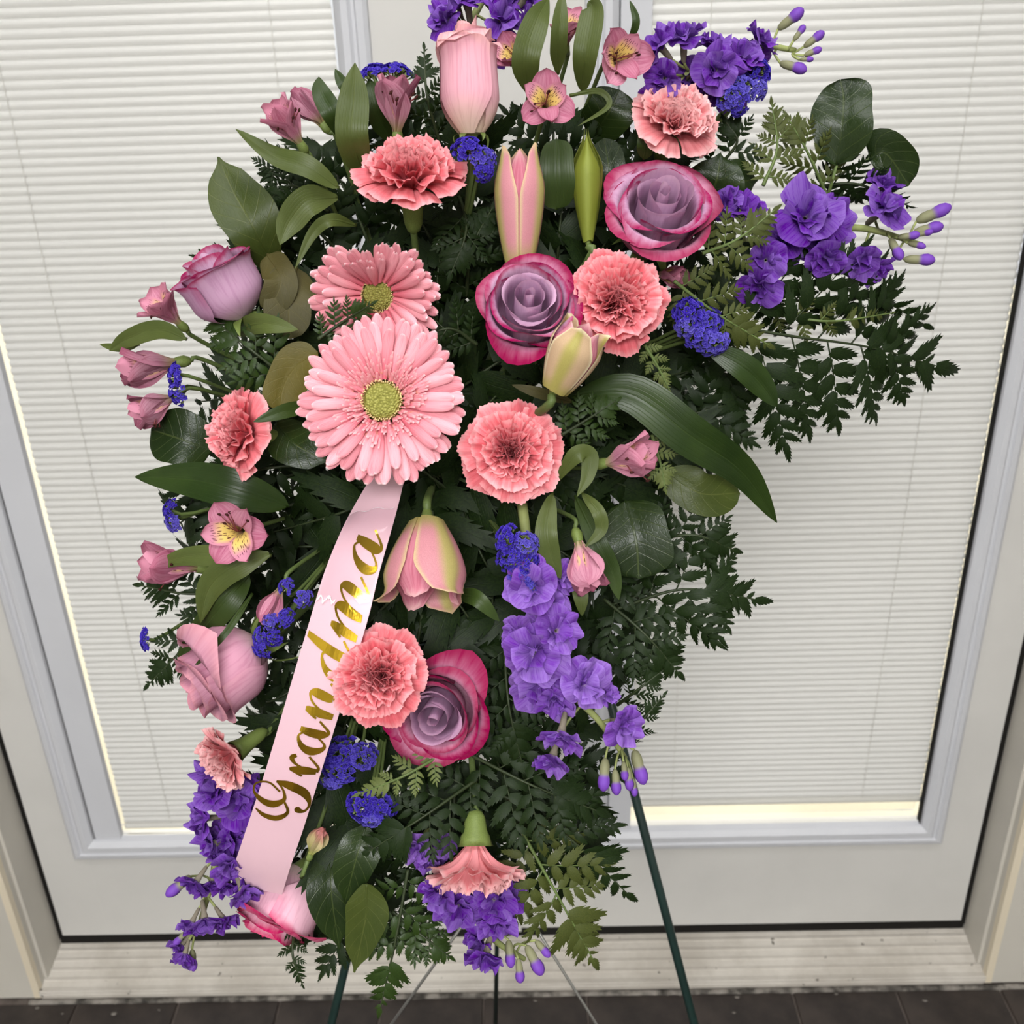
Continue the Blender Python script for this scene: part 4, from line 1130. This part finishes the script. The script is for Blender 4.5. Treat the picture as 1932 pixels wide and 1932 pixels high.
# ================================================================== statice
statice('flat statice head behind the upper left alstroemeria', [(700, 132, 72, 42, (-.3, .85, .4)), (750, 128, 66, 42, (.2, .85, .4))], .02, 1)
statice('deep violet statice between the wide carnation and the split lily bud', [(880, 275, 62, 54, (-.2, .3, .9)), (915, 295, 56, 50, (.4, .1, .9)), (914, 328, 38, 36, (.2, -.5, .8))], -.016, 2)
statice('statice spike under the upper right stock', [(1435, 125, 62, 58, (.4, .3, .8)), (1408, 160, 50, 60, (.2, .1, .9)), (1378, 178, 48, 56, (-.3, .1, .9)), (1438, 168, 44, 46, (.7, -.2, .6)), (1396, 202, 44, 40, (.1, -.6, .7))], -.002, 3)
statice('statice cluster right of the coral carnation', [(1298, 582, 70, 60, (-.2, .4, .9)), (1340, 602, 68, 58, (.3, .3, .9)), (1312, 632, 62, 52, (-.3, -.1, .9)), (1350, 652, 70, 52, (.3, -.5, .8)), (1290, 612, 44, 44, (-.5, 0, .8))], .0, 4)
statice('upright oval statice head at the far left', [(326, 705, 50, 54, (-.75, .1, .6)), (330, 744, 50, 52, (-.6, -.3, .6))], .002, 5)
statice('small statice head under the long left leaf', [(316, 960, 44, 40, (-.6, .2, .6)), (322, 988, 40, 40, (-.4, -.3, .8))], .012, 6)
statice('loose statice sprig beside the dusty rose', [(538, 1105, 34, 34, (-.2, .4, .8)), (574, 1130, 38, 34, (.3, -.1, .9)), (540, 1165, 42, 32, (.3, .3, .8)), (506, 1172, 34, 34, (-.3, .2, .9)), (515, 1205, 40, 34, (0, -.2, 1)), (486, 1205, 34, 44, (-.5, 0, .8)), (492, 1232, 42, 34, (-.2, -.6, .7))], -.002, 7)
statice('deep violet statice above the hanging stock', [(955, 1012, 60, 46, (-.2, .4, .9)), (998, 1020, 52, 46, (.4, .4, .8)), (958, 1052, 56, 46, (-.3, 0, .9)), (1000, 1062, 52, 44, (.3, 0, .9)), (985, 1092, 54, 40, (0, -.2, .9)), (1010, 1110, 44, 36, (.3, -.2, .8))], -.012, 8)
statice('tiny statice head at the far left edge', [(271, 1205, 24, 48, (-.6, 0, .8))], .02, 9)
statice('dark statice right of the ribbon letters', [(640, 1420, 74, 60, (-.1, .2, .9)), (690, 1425, 56, 52, (.3, .3, .8)), (636, 1462, 66, 46, (-.2, -.2, .9)), (622, 1482, 50, 30, (-.2, -.7, .7))], .012, 10)
statice('wide dark statice head below the light fern tip', [(682, 1522, 66, 60, (-.2, 0, 1)), (722, 1528, 62, 58, (.3, -.1, 1)), (700, 1550, 64, 44, (0, -.6, .8))], .008, 11)
statice('speck of statice above the long left leaf', [(358, 872, 20, 14, (-.3, .4, .8))], .025, 12)

# ================================================================== ribbon with gold script
LE = [(700, 900), (664, 962), (640, 1010), (612, 1080), (586, 1165), (546, 1300), (502, 1450), (466, 1560), (446, 1620), (437, 1652)]
RE = [(768, 880), (752, 948), (738, 1000), (714, 1085), (692, 1175), (654, 1300), (614, 1430), (575, 1555), (548, 1635), (532, 1688)]
DZ = [.024, .014, .003, -.007, -.015, -.018, -.012, .0, .010, .022]
NR = 60
lw = cr([tuple(P(x, y, D(x, y) + d)) for (x, y), d in zip(LE, DZ)], NR)
rw = cr([tuple(P(x, y, D(x, y) + d - .004)) for (x, y), d in zip(RE, DZ)], NR)
lw = [Vector(q) for q in lw]; rw = [Vector(q) for q in rw]
org = lw[0]
k = NT('satin_ribbon')
tcn = k.n('ShaderNodeTexCoord'); mpn = k.n('ShaderNodeMapping'); mpn.inputs['Scale'].default_value = (2, 400, 1)
k.t.links.new(tcn.outputs['UV'], mpn.inputs[0]); nz = k.noise(1.0, 2, mpn.outputs[0])
k.bump(nz, 0.08, 0.0003)
m_rib = k.fin(srgb(220, 182, 192), 0.36, 0.35, 0.08)
k = NT('gold_foil'); nz = k.noise(260, 3); k.bump(nz, 0.15, 0.0004)
m_gold = k.fin(srgb(226, 186, 58), 0.13, 0.5, 0.0, 1.0)
k = NT('clear_film'); tr = k.n('ShaderNodeBsdfTransparent'); gl = k.n('ShaderNodeBsdfGlossy'); gl.inputs['Roughness'].default_value = 0.08
fr_ = k.n('ShaderNodeFresnel'); fr_.inputs[0].default_value = 1.4; mx = k.n('ShaderNodeMixShader')
k.t.links.new(fr_.outputs[0], mx.inputs[0]); k.t.links.new(tr.outputs[0], mx.inputs[1]); k.t.links.new(gl.outputs[0], mx.inputs[2]); k.t.links.new(mx.outputs[0], k.out.inputs[0])
m_film = k.m
NW = 6
def rib_pt(r, t, off=0.0):
    """r: 0 top .. 1 end; t: 0 right edge .. 1 left edge"""
    f_ = min(NR - 1e-6, max(0, r * NR)); i = int(f_); q = f_ - i
    l, rr = lw[i].lerp(lw[i + 1], q), rw[i].lerp(rw[i + 1], q)
    tn = (lw[i + 1] + rw[i + 1] - lw[i] - rw[i]).normalized(); sd = (rr - l).normalized(); nr = sd.cross(tn)
    if nr.dot(CAM - l) < 0: nr = -nr
    return rr.lerp(l, t) + nr * (off + .0022 * math.sin(PI * t))
V, UV, F = [], [], []
for lay, off in ((0, 0.0), (1, -.0004)):
    for i in range(NR + 1):
        for j in range(NW + 1):
            V.append(rib_pt(i / NR, j / NW, off) - org); UV.append((j / NW, i / NR))
w_ = NW + 1; n_ = w_ * (NR + 1)
for i in range(NR):
    for j in range(NW):
        a = i * w_ + j; F.append((a, a + 1, a + 1 + w_, a + w_)); F.append((n_ + a, n_ + a + w_, n_ + a + w_ + 1, n_ + a + 1))
rib = obj('ribbon', mesh('ribbon', V, F, m_rib, UV), None, Matrix.Translation(org))
tag(rib, 'pale pink satin ribbon with gold script hanging from the large gerbera', 'ribbon')
# arc length up the ribbon, in ribbon widths
cl = [(lw[i] + rw[i]) / 2 for i in range(NR + 1)]; cum = [0.0]
for i in range(NR): cum.append(cum[-1] + (cl[i + 1] - cl[i]).length)
RW = (lw[30] - rw[30]).length
def r_of(s):      # distance (m) measured up from the ribbon's lower end -> r
    d = cum[-1] - s
    for i in range(NR):
        if cum[i + 1] >= d: return (i + (d - cum[i]) / (cum[i + 1] - cum[i])) / NR
    return 1.0
XH = .50 * RW; START = 1.86 * RW; BASE = .08
def txt(x, y): return r_of(START + (x + .50 * y) * XH), BASE + y * XH / RW
def stroke(pts, n=26):
    """pts: (x, y, halfwidth); returns a flat band following the pen"""
    c_ = cr(pts, n); out = []
    for i, p in enumerate(c_):
        a, b = c_[max(0, i - 1)], c_[min(n, i + 1)]
        dx, dy = b[0] - a[0], b[1] - a[1]; l = math.hypot(dx, dy) or 1
        out.append(((p[0] - dy / l * p[2], p[1] + dx / l * p[2]), (p[0] + dy / l * p[2], p[1] - dx / l * p[2])))
    V, F = [], []
    for a, b in out:
        for q in (a, b):
            r, t = txt(*q); V.append(rib_pt(r, t, .0005) - org)
    for i in range(n): F.append((2 * i, 2 * i + 1, 2 * i + 3, 2 * i + 2))
    return V, F, [(0, 0)] * len(V)
H_, T_ = .042, .17
def bowl(x): return [(x + .80, .80, H_), (x + .55, 1.0, H_), (x + .22, .78, .11), (x + .08, .40, T_), (x + .22, .05, .10), (x + .45, .02, H_), (x + .80, .45, H_)]
def g_G(x):
    return [stroke([(x + 1.05, 1.05, H_), (x + 1.30, 1.55, H_), (x + 1.10, 2.02, H_), (x + .70, 2.02, .05), (x + .42, 1.6, .13), (x + .42, 1.15, .16), (x + .75, .82, .08), (x + 1.15, .95, H_), (x + 1.45, 1.25, H_)], 40),
            stroke([(x - .05, 1.75, .03), (x - .22, 1.35, .10), (x - .15, .85, .12), (x + .25, .55, .06), (x + .75, .85, H_)], 26),
            stroke([(x + 1.45, 1.30, .05), (x + 1.42, .8, .17), (x + 1.22, .2, .17), (x + .80, -.10, .06), (x + .45, -.02, .05), (x + .42, .22, .12), (x + .56, .26, .06)], 30)]
def g_r(x): return [stroke([(x, .45, H_), (x + .2, .95, .05), (x + .24, .5, T_), (x + .26, 0, .12)], 14), stroke([(x + .28, .3, H_), (x + .45, .8, .05), (x + .66, 1.0, .10), (x + .80, .86, .07)], 12), stroke([(x + .26, .02, .1), (x + .45, -.02, .05), (x + .85, .4, H_)], 10)]
def g_a(x): return [stroke(bowl(x)), stroke([(x + .84, 1.0, .10), (x + .82, .6, T_), (x + .84, .18, T_), (x + 1.0, .0, .06), (x + 1.35, .4, H_)], 18)]
def g_d(x): return [stroke(bowl(x)), stroke([(x + .84, 1.75, .10), (x + .82, 1.0, T_), (x + .84, .18, T_), (x + 1.0, .0, .06), (x + 1.35, .4, H_)], 22)]
def arch(x, last=True):
    s = [stroke([(x, .25, H_), (x + .22, .8, H_), (x + .48, 1.0, .06), (x + .62, .78, T_), (x + .62, .35, T_), (x + .64, .02 if not last else .18, .12)], 20)]
    if last: s.append(stroke([(x + .64, .18, .12), (x + .80, .0, .06), (x + 1.15, .4, H_)], 12))
    return s
def g_n(x): return [stroke([(x - .1, .55, H_), (x + .12, .98, .08), (x + .14, .5, T_), (x + .14, 0, .12)], 14)] + arch(x + .18)
def g_m(x): return [stroke([(x - .1, .55, H_), (x + .12, .98, .08), (x + .14, .5, T_), (x + .14, 0, .12)], 14)] + arch(x + .18, False) + arch(x + .84)
xx = 0.0
for gl_, adv in ((g_G, 1.92), (g_r, 1.0), (g_a, 1.5), (g_n, 1.5), (g_d, 1.5), (g_m, 2.2), (g_a, 1.4)):
    g = join(gl_(xx)); o = obj('letter', mesh('letter', g[0], g[1], m_gold, smooth=False), rib); xx += adv
    o['label'] = 'gold foil script letter'

# clear transfer film left around the upper letters, its torn end showing white
V, F = [], []
for i in range(15):
    for j in range(7): V.append(rib_pt(lerp(.135, .40, i / 14) + (.008 * math.sin(j * 2.1) if i in (0, 14) else 0), lerp(.03, .96, j / 6), .0009) - org)
for i in range(14):
    for j in range(6): F.append((i * 7 + j, i * 7 + j + 1, i * 7 + j + 8, i * 7 + j + 7))
obj('clear_film', mesh('clear_film', V, F, m_film), rib)['label'] = 'clear shiny film around the upper letters'
m_torn = plain('torn_film_white', srgb(246, 242, 244), 0.4, 0.4)
rq = random.Random(3)
for r0, t0, t1, wd in ((.135, .05, .95, .0022), (.40, .62, .97, .008)):
    V, F = [], []
    for j in range(25):
        t_ = lerp(t0, t1, j / 24); r_ = r0 + .006 * math.sin(j * .55) + rq.uniform(-.001, .001); w_ = wd * rq.uniform(.3, 1)
        V += [rib_pt(r_, t_, .0011) - org, rib_pt(r_ + w_, t_, .0011) - org]
    for j in range(24): F.append((2 * j, 2 * j + 1, 2 * j + 3, 2 * j + 2))
    obj('film_edge', mesh('film_edge', V, F, m_torn, smooth=False), rib)

# ================================================================== broad leaves
AL, AD, LL = m_alleaf, m_alleaf_dk, m_lileaf
def L_(label, pts, w, kind, mat, **kw): leaf(kw.pop('name', 'leaf'), label, pts, w, kind, mat, **kw)
gA = 'alstroemeria leaves'; gS = 'salal leaves'; gL = 'lily leaves'
L_('broad upright light green leaf left of the top alstroemeria', [(1000, 180, .02), (992, 110), (1012, 40), (1036, -6, .01)], 54, 'strap', AL, dz=.0, name='alstroemeria_leaf', group=gA, seed=1)
L_('narrow upright leaf at the middle of the top edge', [(1052, 140, .02), (1055, 60), (1062, -20)], 34, 'strap', AL, dz=-.002, name='alstroemeria_leaf', group=gA, roll=(.3, .2), seed=2)
L_('pointed upright leaf left of the top right alstroemeria', [(1098, 175, .02), (1105, 100), (1118, 20), (1110, 2)], 62, 'lance', AL, dz=.002, name='alstroemeria_leaf', group=gA, roll=(-.4, -.2), seed=3)
L_('thin curled leaf tip at the top beside the door frame', [(1188, 80, .01), (1200, 40), (1188, 0)], 18, 'lance', AD, dz=.012, name='alstroemeria_leaf', group=gA, seed=4)
L_('thin looping leaf under the top right alstroemeria', [(1075, 180), (1130, 172), (1148, 200), (1090, 238)], 14, 'lance', AL, dz=.0, name='alstroemeria_leaf', group=gA, seed=5)
L_('upright leaf right of the mauve alstroemeria bud', [(650, 265, .02), (628, 215), (606, 175), (601, 145)], 50, 'lance', AD, dz=.0, name='alstroemeria_leaf', group=gA, seed=6)
L_('tall broad leaf above the wide carnation', [(690, 345, .03), (664, 260), (668, 180), (670, 118)], 62, 'strap', AL, dz=-.004, name='alstroemeria_leaf', group=gA, seed=7)
L_('short dark leaf tip against the door frame moulding', [(670, 190, .01), (648, 160), (632, 130)], 28, 'lance', AD, dz=.014, name='alstroemeria_leaf', group=gA, seed=8)
L_('leaf behind the half-open mauve alstroemeria', [(740, 270, .02), (712, 200), (696, 148)], 50, 'strap', AD, dz=.022, name='alstroemeria_leaf', group=gA, seed=9)
L_('long pointed leaf reaching left over the speckled alstroemeria', [(640, 355, .01), (580, 315), (515, 292), (444, 243)], 52, 'lance', AL, dz=-.006, name='alstroemeria_leaf', group=gA, roll=(.2, .5), seed=10)
L_('broad drooping leaf left of the wide carnation', [(636, 372, .01), (580, 380), (545, 420), (528, 462)], 56, 'strap', AL, dz=.0, name='alstroemeria_leaf', group=gA, seed=11)
L_('narrow arching leaf above the folded gerbera', [(672, 425, .015), (625, 415), (590, 440), (556, 508)], 24, 'strap', AL, dz=.004, name='alstroemeria_leaf', group=gA, seed=12)
L_('arched leaf above the far left mauve alstroemeria', [(352, 640, .0), (300, 622), (240, 640), (206, 662)], 44, 'lance', AL, dz=-.006, name='alstroemeria_leaf', group=gA, seed=13)
L_('thin leaf tip at the far left', [(262, 650), (225, 656), (188, 650)], 20, 'lance', AL, dz=.004, name='alstroemeria_leaf', group=gA, seed=14)
L_('pointed leaf under the far left rose', [(438, 628, .02), (490, 610), (562, 622)], 48, 'lance', AL, dz=-.004, name='alstroemeria_leaf', group=gA, seed=15)
L_('narrow dark leaf crossing the turned carnation', [(596, 765, .02), (540, 775), (478, 796, -.01)], 34, 'lance', AD, dz=-.012, name='alstroemeria_leaf', group=gA, seed=16)
L_('long leaf pointing left under the wide open alstroemeria', [(512, 1048, .004), (430, 1048), (350, 1050), (284, 1072)], 48, 'lance', AL, dz=.0, name='alstroemeria_leaf', group=gA, seed=17)
L_('bent leaf hanging below the wide open alstroemeria', [(508, 1045, .006), (440, 1070), (395, 1110), (378, 1176)], 54, 'strap', AL, dz=-.006, name='alstroemeria_leaf', group=gA, seed=18)
L_('long leaf slanting down to the dusty rose', [(470, 1085, .014), (430, 1130), (380, 1190), (334, 1248)], 66, 'lance', AD, dz=.002, name='alstroemeria_leaf', group=gA, seed=19)
L_('thin leaf across the dusty rose', [(476, 1120, .01), (425, 1195, -.014), (360, 1265, -.02)], 16, 'lance', AD, dz=-.004, name='alstroemeria_leaf', group=gA, seed=20)
L_('leaf curling over right of the flat-faced carnation', [(1048, 910, .01), (1085, 860), (1112, 860), (1108, 900), (1088, 938)], 34, 'strap', AL, dz=-.008, name='alstroemeria_leaf', group=gA, seed=21)
L_('broad hanging leaf left of the nodding alstroemeria', [(1042, 930, .01), (1030, 1000), (1040, 1050), (1058, 1092)], 52, 'lance', AL, dz=-.006, name='alstroemeria_leaf', group=gA, seed=22)
L_('curved leaf right of the nodding alstroemeria', [(1098, 930, .01), (1128, 965), (1134, 1000), (1104, 1032)], 32, 'lance', AL, dz=-.008, name='alstroemeria_leaf', group=gA, seed=23)
L_('dark long leaf behind the nodding alstroemeria', [(1085, 935, .02), (1125, 1020), (1155, 1080), (1168, 1132)], 46, 'lance', AD, dz=.006, name='alstroemeria_leaf', group=gA, seed=24)
L_('pointed leaf hanging below the nodding alstroemeria', [(1085, 1075, .01), (1095, 1120), (1098, 1162)], 36, 'lance', AL, dz=.002, name='alstroemeria_leaf', group=gA, seed=25)
L_('brownish pointed leaf between nodding lily and stock', [(862, 1120, .02), (900, 1130), (942, 1172)], 38, 'lance', AD, dz=.0, name='alstroemeria_leaf', group=gA, seed=26)
# lily leaves
L_('long lily leaf sweeping down to the right', [(1080, 748, .02), (1190, 742, .004), (1300, 820, -.006), (1400, 890, .0), (1466, 986, .012)], 98, 'lance', LL, dz=-.006, name='lily_leaf', group=gL, roll=(-.2, .25), seed=31)
L_('long lily leaf pointing left under the turned carnation', [(545, 955, .02), (450, 925), (360, 905), (254, 900, .004)], 92, 'lance', LL, dz=.0, name='lily_leaf', group=gL, seed=32)
L_('lily leaf below the right statice cluster', [(1330, 652, .01), (1400, 690), (1440, 730), (1466, 768)], 62, 'lance', LL, dz=.004, name='lily_leaf', group=gL, seed=33)
L_('rounded green leaf between the split lily bud and the green bud', [(1050, 395, .01), (1052, 330), (1050, 262)], 66, 'oblong', AD, dz=.010, name='lily_leaf', group=gL, roll=(.15, -.1), seed=34)
L_('brown withered leaf below the cream lily bud', [(1080, 758, .01), (1020, 742), (965, 726)], 26, 'lance', m_salal_br, dz=.006, name='lily_leaf', group=gL, seed=35)
# salal
S1, S2, S3, S4 = m_salal, m_salal_lt, m_salal_br, m_salal_ol
L_('large pointed salal leaf above the far left rose', [(512, 505, .02), (478, 430), (440, 360), (412, 296)], 112, 'salal', S2, dz=.010, name='salal_leaf', group=gS, seed=41, petiole=.02)
L_('large dark glossy leaf at the upper right', [(1578, 312, .01), (1588, 240), (1592, 190), (1586, 150)], 116, 'round', S1, dz=.0, name='salal_leaf', group=gS, seed=42, petiole=.03, wave=.12)
L_('smaller dark glossy leaf at the far upper right', [(1640, 300, .01), (1672, 290), (1715, 350)], 92, 'round', S1, dz=.006, name='salal_leaf', group=gS, seed=43, petiole=.02, wave=.1)
L_('dark leaf behind the upper right rose', [(1330, 400, .02), (1352, 340), (1360, 290)], 110, 'salal', S1, dz=.020, name='salal_leaf', group=gS, seed=44)
L_('dark leaf between the rose and the green fern', [(1300, 420, .03), (1380, 350), (1430, 340)], 92, 'salal', S1, dz=.026, name='salal_leaf', group=gS, seed=45)
L_('brownish leaf back right of the far left rose', [(560, 505, .01), (545, 560), (548, 640)], 96, 'round', S3, dz=.012, name='salal_leaf', group=gS, seed=46)
L_('folded brown leaf stub above the pointed left leaf', [(505, 480, .01), (530, 530), (505, 590)], 62, 'oblong', S3, dz=.008, name='salal_leaf', group=gS, seed=47)
L_('olive yellow leaf left of the large gerbera', [(600, 665, .0), (560, 690), (535, 730), (528, 775)], 78, 'oblong', S4, dz=.004, name='salal_leaf', group=gS, seed=48, roll=(.3, -.2))
L_('round dark leaf below the far left statice', [(400, 850, .01), (345, 830), (285, 810)], 112, 'round', S1, dz=.020, name='salal_leaf', group=gS, seed=49)
L_('dark leaf left of the large gerbera petals', [(520, 800, .01), (560, 840), (620, 872)], 92, 'salal', S1, dz=.014, name='salal_leaf', group=gS, seed=50)
L_('large round dark leaf behind the hanging leaves', [(1180, 945, .01), (1200, 1020), (1205, 1092)], 140, 'round', S1, dz=.012, name='salal_leaf', group=gS, seed=51)
L_('grey green leaf underside below the long lily leaf', [(1258, 890, .01), (1320, 930), (1396, 930)], 86, 'round', S2, dz=.016, name='salal_leaf', group=gS, seed=52)
L_('light veined leaf hanging near the bottom', [(692, 1668, .0), (690, 1730), (668, 1835)], 82, 'salal', S2, dz=-.004, name='salal_leaf', group=gS, seed=53)
L_('dark leaf above the light veined leaf', [(690, 1560, .01), (672, 1620), (650, 1705)], 86, 'salal', S1, dz=.004, name='salal_leaf', group=gS, seed=54)
L_('dark leaf behind the pale rose', [(630, 1590, .02), (625, 1680), (640, 1790)], 92, 'salal', S1, dz=.018, name='salal_leaf', group=gS, seed=55)
L_('small green leaf beside the light pink carnation', [(1215, 300, .01), (1218, 270), (1212, 230)], 40, 'lance', AD, dz=.004, name='salal_leaf', group=gS, seed=56)
L_('dark round leaf behind the top right alstroemeria', [(1120, 260, .02), (1150, 210), (1170, 170)], 96, 'round', S1, dz=.028, name='salal_leaf', group=gS, seed=57)
L_('dark leaf behind the green lily bud', [(1140, 430, .02), (1150, 340), (1140, 260)], 72, 'round', S1, dz=.034, name='salal_leaf', group=gS, seed=58)

# ================================================================== ferns that show singly
FR = [
 ('large dark fern frond fanning out on the right', [(1300, 600, .02), (1480, 632), (1640, 655), (1776, 693)], 330, 'd', 7, .1, .016, True, 8, -1),
 ('dark fern frond under the right stock', [(1300, 560, .02), (1480, 568), (1640, 560), (1752, 617)], 130, 'd', 8, .5, .020, True, 6, 0),
 ('olive fern frond right of the statice cluster', [(1272, 530, .0), (1350, 590), (1452, 652)], 105, 'o', 5, 0, .002, True, 5, 0),
 ('olive fern tip below the magenta-edged rose', [(1325, 478, .0), (1390, 452), (1462, 396, -.01)], 92, 'o', 5, 0, -.004, True, 5, 0),
 ('upright olive fern tip below the upper right statice', [(1440, 350, .0), (1466, 280), (1456, 194)], 74, 'o', 5, 0, .006, True, 4, 0),
 ('olive fern behind the large glossy leaf', [(1560, 370, .01), (1525, 290), (1486, 222)], 84, 'o', 5, .2, .014, True, 4, 0),
 ('dark feathery fern behind the right stock tip', [(1540, 352, .02), (1620, 348), (1722, 392)], 92, 'd', 8, .7, .022, True, 5, 0),
 ('small olive fern tip above the right fan', [(1440, 585, .03), (1560, 606), (1688, 590)], 62, 'o', 7, .3, .004, True, 4, 0),
 ('dark fern frond below the long lily leaf tip', [(1160, 1150, .02), (1290, 1112), (1432, 1132)], 185, 'd', 7, .1, .016, True, 7, 0),
 ('dark fern frond above the lower right frond', [(1220, 1020, .02), (1310, 1010), (1386, 1038)], 115, 'd', 6, .2, .018, True, 5, 0),
 ('dark fern frond pointing down right of the stock', [(1140, 1130, .02), (1220, 1200), (1282, 1272)], 120, 'd', 6, 0, .018, True, 5, 0),
 ('thin fern silhouette beside the stock buds', [(1165, 1330, .02), (1205, 1300), (1252, 1264)], 60, 'd', 6, .4, .020, True, 4, 0),
 ('thin lower fern silhouette beside the stock buds', [(1160, 1400, .02), (1205, 1365), (1254, 1310)], 56, 'd', 6, .4, .022, True, 4, 0),
 ('broad dark fern frond under the stock buds', [(880, 1420, .02), (1000, 1480), (1132, 1532)], 175, 'd', 7, 0, .010, True, 7, 0),
 ('dark fern frond ending in curled tips at the lower right', [(930, 1490, .02), (1060, 1570), (1190, 1692)], 150, 'd', 8, .35, .014, True, 6, 0),
 ('olive fern frond hanging at the lower right', [(985, 1570, .01), (1052, 1690), (1122, 1816)], 150, 'o', 7, 0, .004, True, 6, 0),
 ('pale fern tip pointing left above the dark statice', [(830, 1425, .01), (760, 1465), (672, 1500)], 62, 'l', 6, .1, -.006, True, 4, 0),
 ('dark fern frond left of the upside-down carnation', [(900, 1470, .02), (800, 1540), (690, 1610)], 130, 'd', 7, 0, .004, True, 6, 0),
 ('green fern frond hanging lowest at the bottom', [(770, 1640, .01), (745, 1780), (716, 1908)], 112, 'm', 7, 0, .004, True, 6, 0),
 ('green fern tip right of the lowest frond', [(740, 1720, .01), (800, 1768), (850, 1806)], 74, 'm', 5, 0, .008, True, 5, 0),
 ('thin dark fern tip below the pale rose', [(560, 1740, .02), (552, 1800), (572, 1862)], 46, 'd', 6, .3, .012, True, 4, 0),
 ('dark fern frond at the left edge', [(440, 1115, .02), (350, 1120), (262, 1104)], 96, 'd', 6, .2, .022, True, 5, 0),
 ('dark fern tip above the dusty rose', [(420, 1150, .02), (340, 1230), (278, 1294)], 92, 'd', 6, .2, .026, True, 5, 0),
 ('green fern frond between far left rose and large gerbera', [(570, 735, .02), (480, 665), (384, 588)], 118, 'm', 7, 0, .0, True, 6, 0),
 ('fern silhouette behind the long left leaf', [(620, 400, .02), (550, 350), (492, 395)], 86, 'd', 7, .5, .026, True, 5, 0),
 ('fern silhouette at the left under the speckled alstroemeria', [(560, 330, .02), (520, 320), (500, 335)], 70, 'd', 5, .3, .028, True, 4, 0),
 ('fern tip left of the tall rosebud', [(830, 270, .02), (806, 180), (800, 88)], 66, 'd', 7, .1, .016, True, 5, 0),
 ('small fern tip overlapping the folded gerbera', [(600, 640, .0), (650, 605), (704, 572, -.012)], 66, 'm', 5, 0, -.012, True, 5, 0),
 ('small dark fern between gerberas and lavender rose', [(900, 650, .01), (850, 620), (790, 640)], 80, 'd', 5, 0, .008, True, 5, 0),
 ('dark fern beside the light pink carnation', [(1340, 330, .02), (1390, 270), (1370, 230)], 84, 'd', 5, 0, .018, True, 5, 0),
 ('pale green fern tip below the coral carnation', [(1216, 650, .0), (1240, 690), (1264, 738)], 40, 'l', 5, 0, -.002, True, 4, 0),
 ('green fern sprig above the flat-faced carnation', [(1060, 820, .0), (1110, 790), (1162, 756)], 80, 'm', 5, 0, -.002, True, 5, 0),
 ('pale fern sprig under the long lily leaf', [(1230, 820, .0), (1245, 870), (1256, 925)], 54, 'l', 5, 0, .004, True, 4, 0),
 ('dark fern right of the magenta-edged bottom rose', [(950, 1200, .02), (960, 1330), (985, 1440)], 120, 'd', 7, 0, .018, True, 6, 0),
 ('dark fern right of the wide carnation', [(860, 350, .03), (880, 430), (850, 520)], 100, 'd', 6, 0, .022, True, 5, 0),
 ('dark fern under the split lily bud', [(880, 560, .03), (890, 470), (930, 390)], 90, 'd', 6, 0, .026, True, 5, 0),
]
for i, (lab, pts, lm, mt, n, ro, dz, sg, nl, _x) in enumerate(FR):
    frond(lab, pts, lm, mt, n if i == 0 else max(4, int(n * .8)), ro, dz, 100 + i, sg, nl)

# filler: dark fronds deep inside the spray, behind everything
rn = random.Random(12)
POLY = [(830, 190), (1010, 215), (1240, 300), (1340, 470), (1430, 660), (1400, 800), (1330, 1000), (1270, 1150), (1170, 1260), (1080, 1420), (1110, 1560),
        (1040, 1650), (900, 1640), (800, 1660), (720, 1800), (610, 1760), (560, 1620), (500, 1480), (500, 1300), (420, 1130), (360, 980), (330, 850), (400, 700),
        (480, 560), (520, 420), (600, 330), (700, 240)]
def inside(x, y):
    c_ = False
    for i in range(len(POLY)):
        (x1, y1), (x2, y2) = POLY[i], POLY[i - 1]
        if (y1 > y) != (y2 > y) and x < (x2 - x1) * (y - y1) / (y2 - y1) + x1: c_ = not c_
    return c_
spots = []
while len(spots) < 96:
    x, y = rn.uniform(330, 1430), rn.uniform(190, 1800)
    if inside(x, y) and all(math.hypot(x - a_, y - b_) > 62 for a_, b_ in spots): spots.append((x, y))
    elif rn.random() < .002: break
for i, (x, y) in enumerate(spots):
    a = math.atan2((y - 880) * .8, x - 830) + rn.uniform(-.5, .5); h = rn.uniform(105, 150)
    tx, ty = x + h * math.cos(a), y + h * math.sin(a)
    while not inside(tx, ty) and h > 40:
        h *= .85; tx, ty = x + h * math.cos(a), y + h * math.sin(a)
    bx, by = x - 130 * math.cos(a), y - 130 * math.sin(a)
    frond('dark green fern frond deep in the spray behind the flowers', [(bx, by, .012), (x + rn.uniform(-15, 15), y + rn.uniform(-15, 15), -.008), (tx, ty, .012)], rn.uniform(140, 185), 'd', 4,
          rn.uniform(-.35, .35), .042 + rn.uniform(0, .035), 300 + i, False, 6, 1.0, 'fern filling deep in the spray')

# a second, deeper layer closes the gaps
deep = []
while len(deep) < 46:
    x, y = rn.uniform(420, 1330), rn.uniform(260, 1640)
    if inside(x, y) and all(math.hypot(x - a_, y - b_) > 88 for a_, b_ in deep): deep.append((x, y))
    elif rn.random() < .002: break
for i, (x, y) in enumerate(deep):
    a = math.atan2((y - 880) * .8, x - 830) + rn.uniform(-.7, .7); h = 110
    tx, ty = x + h * math.cos(a), y + h * math.sin(a)
    while not inside(tx, ty) and h > 40:
        h *= .85; tx, ty = x + h * math.cos(a), y + h * math.sin(a)
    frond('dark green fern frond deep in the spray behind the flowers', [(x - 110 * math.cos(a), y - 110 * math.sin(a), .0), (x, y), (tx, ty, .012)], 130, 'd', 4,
          rn.uniform(-.35, .35), .088 + rn.uniform(0, .02), 600 + i, False, 6, 1.0, 'fern filling deep in the spray')
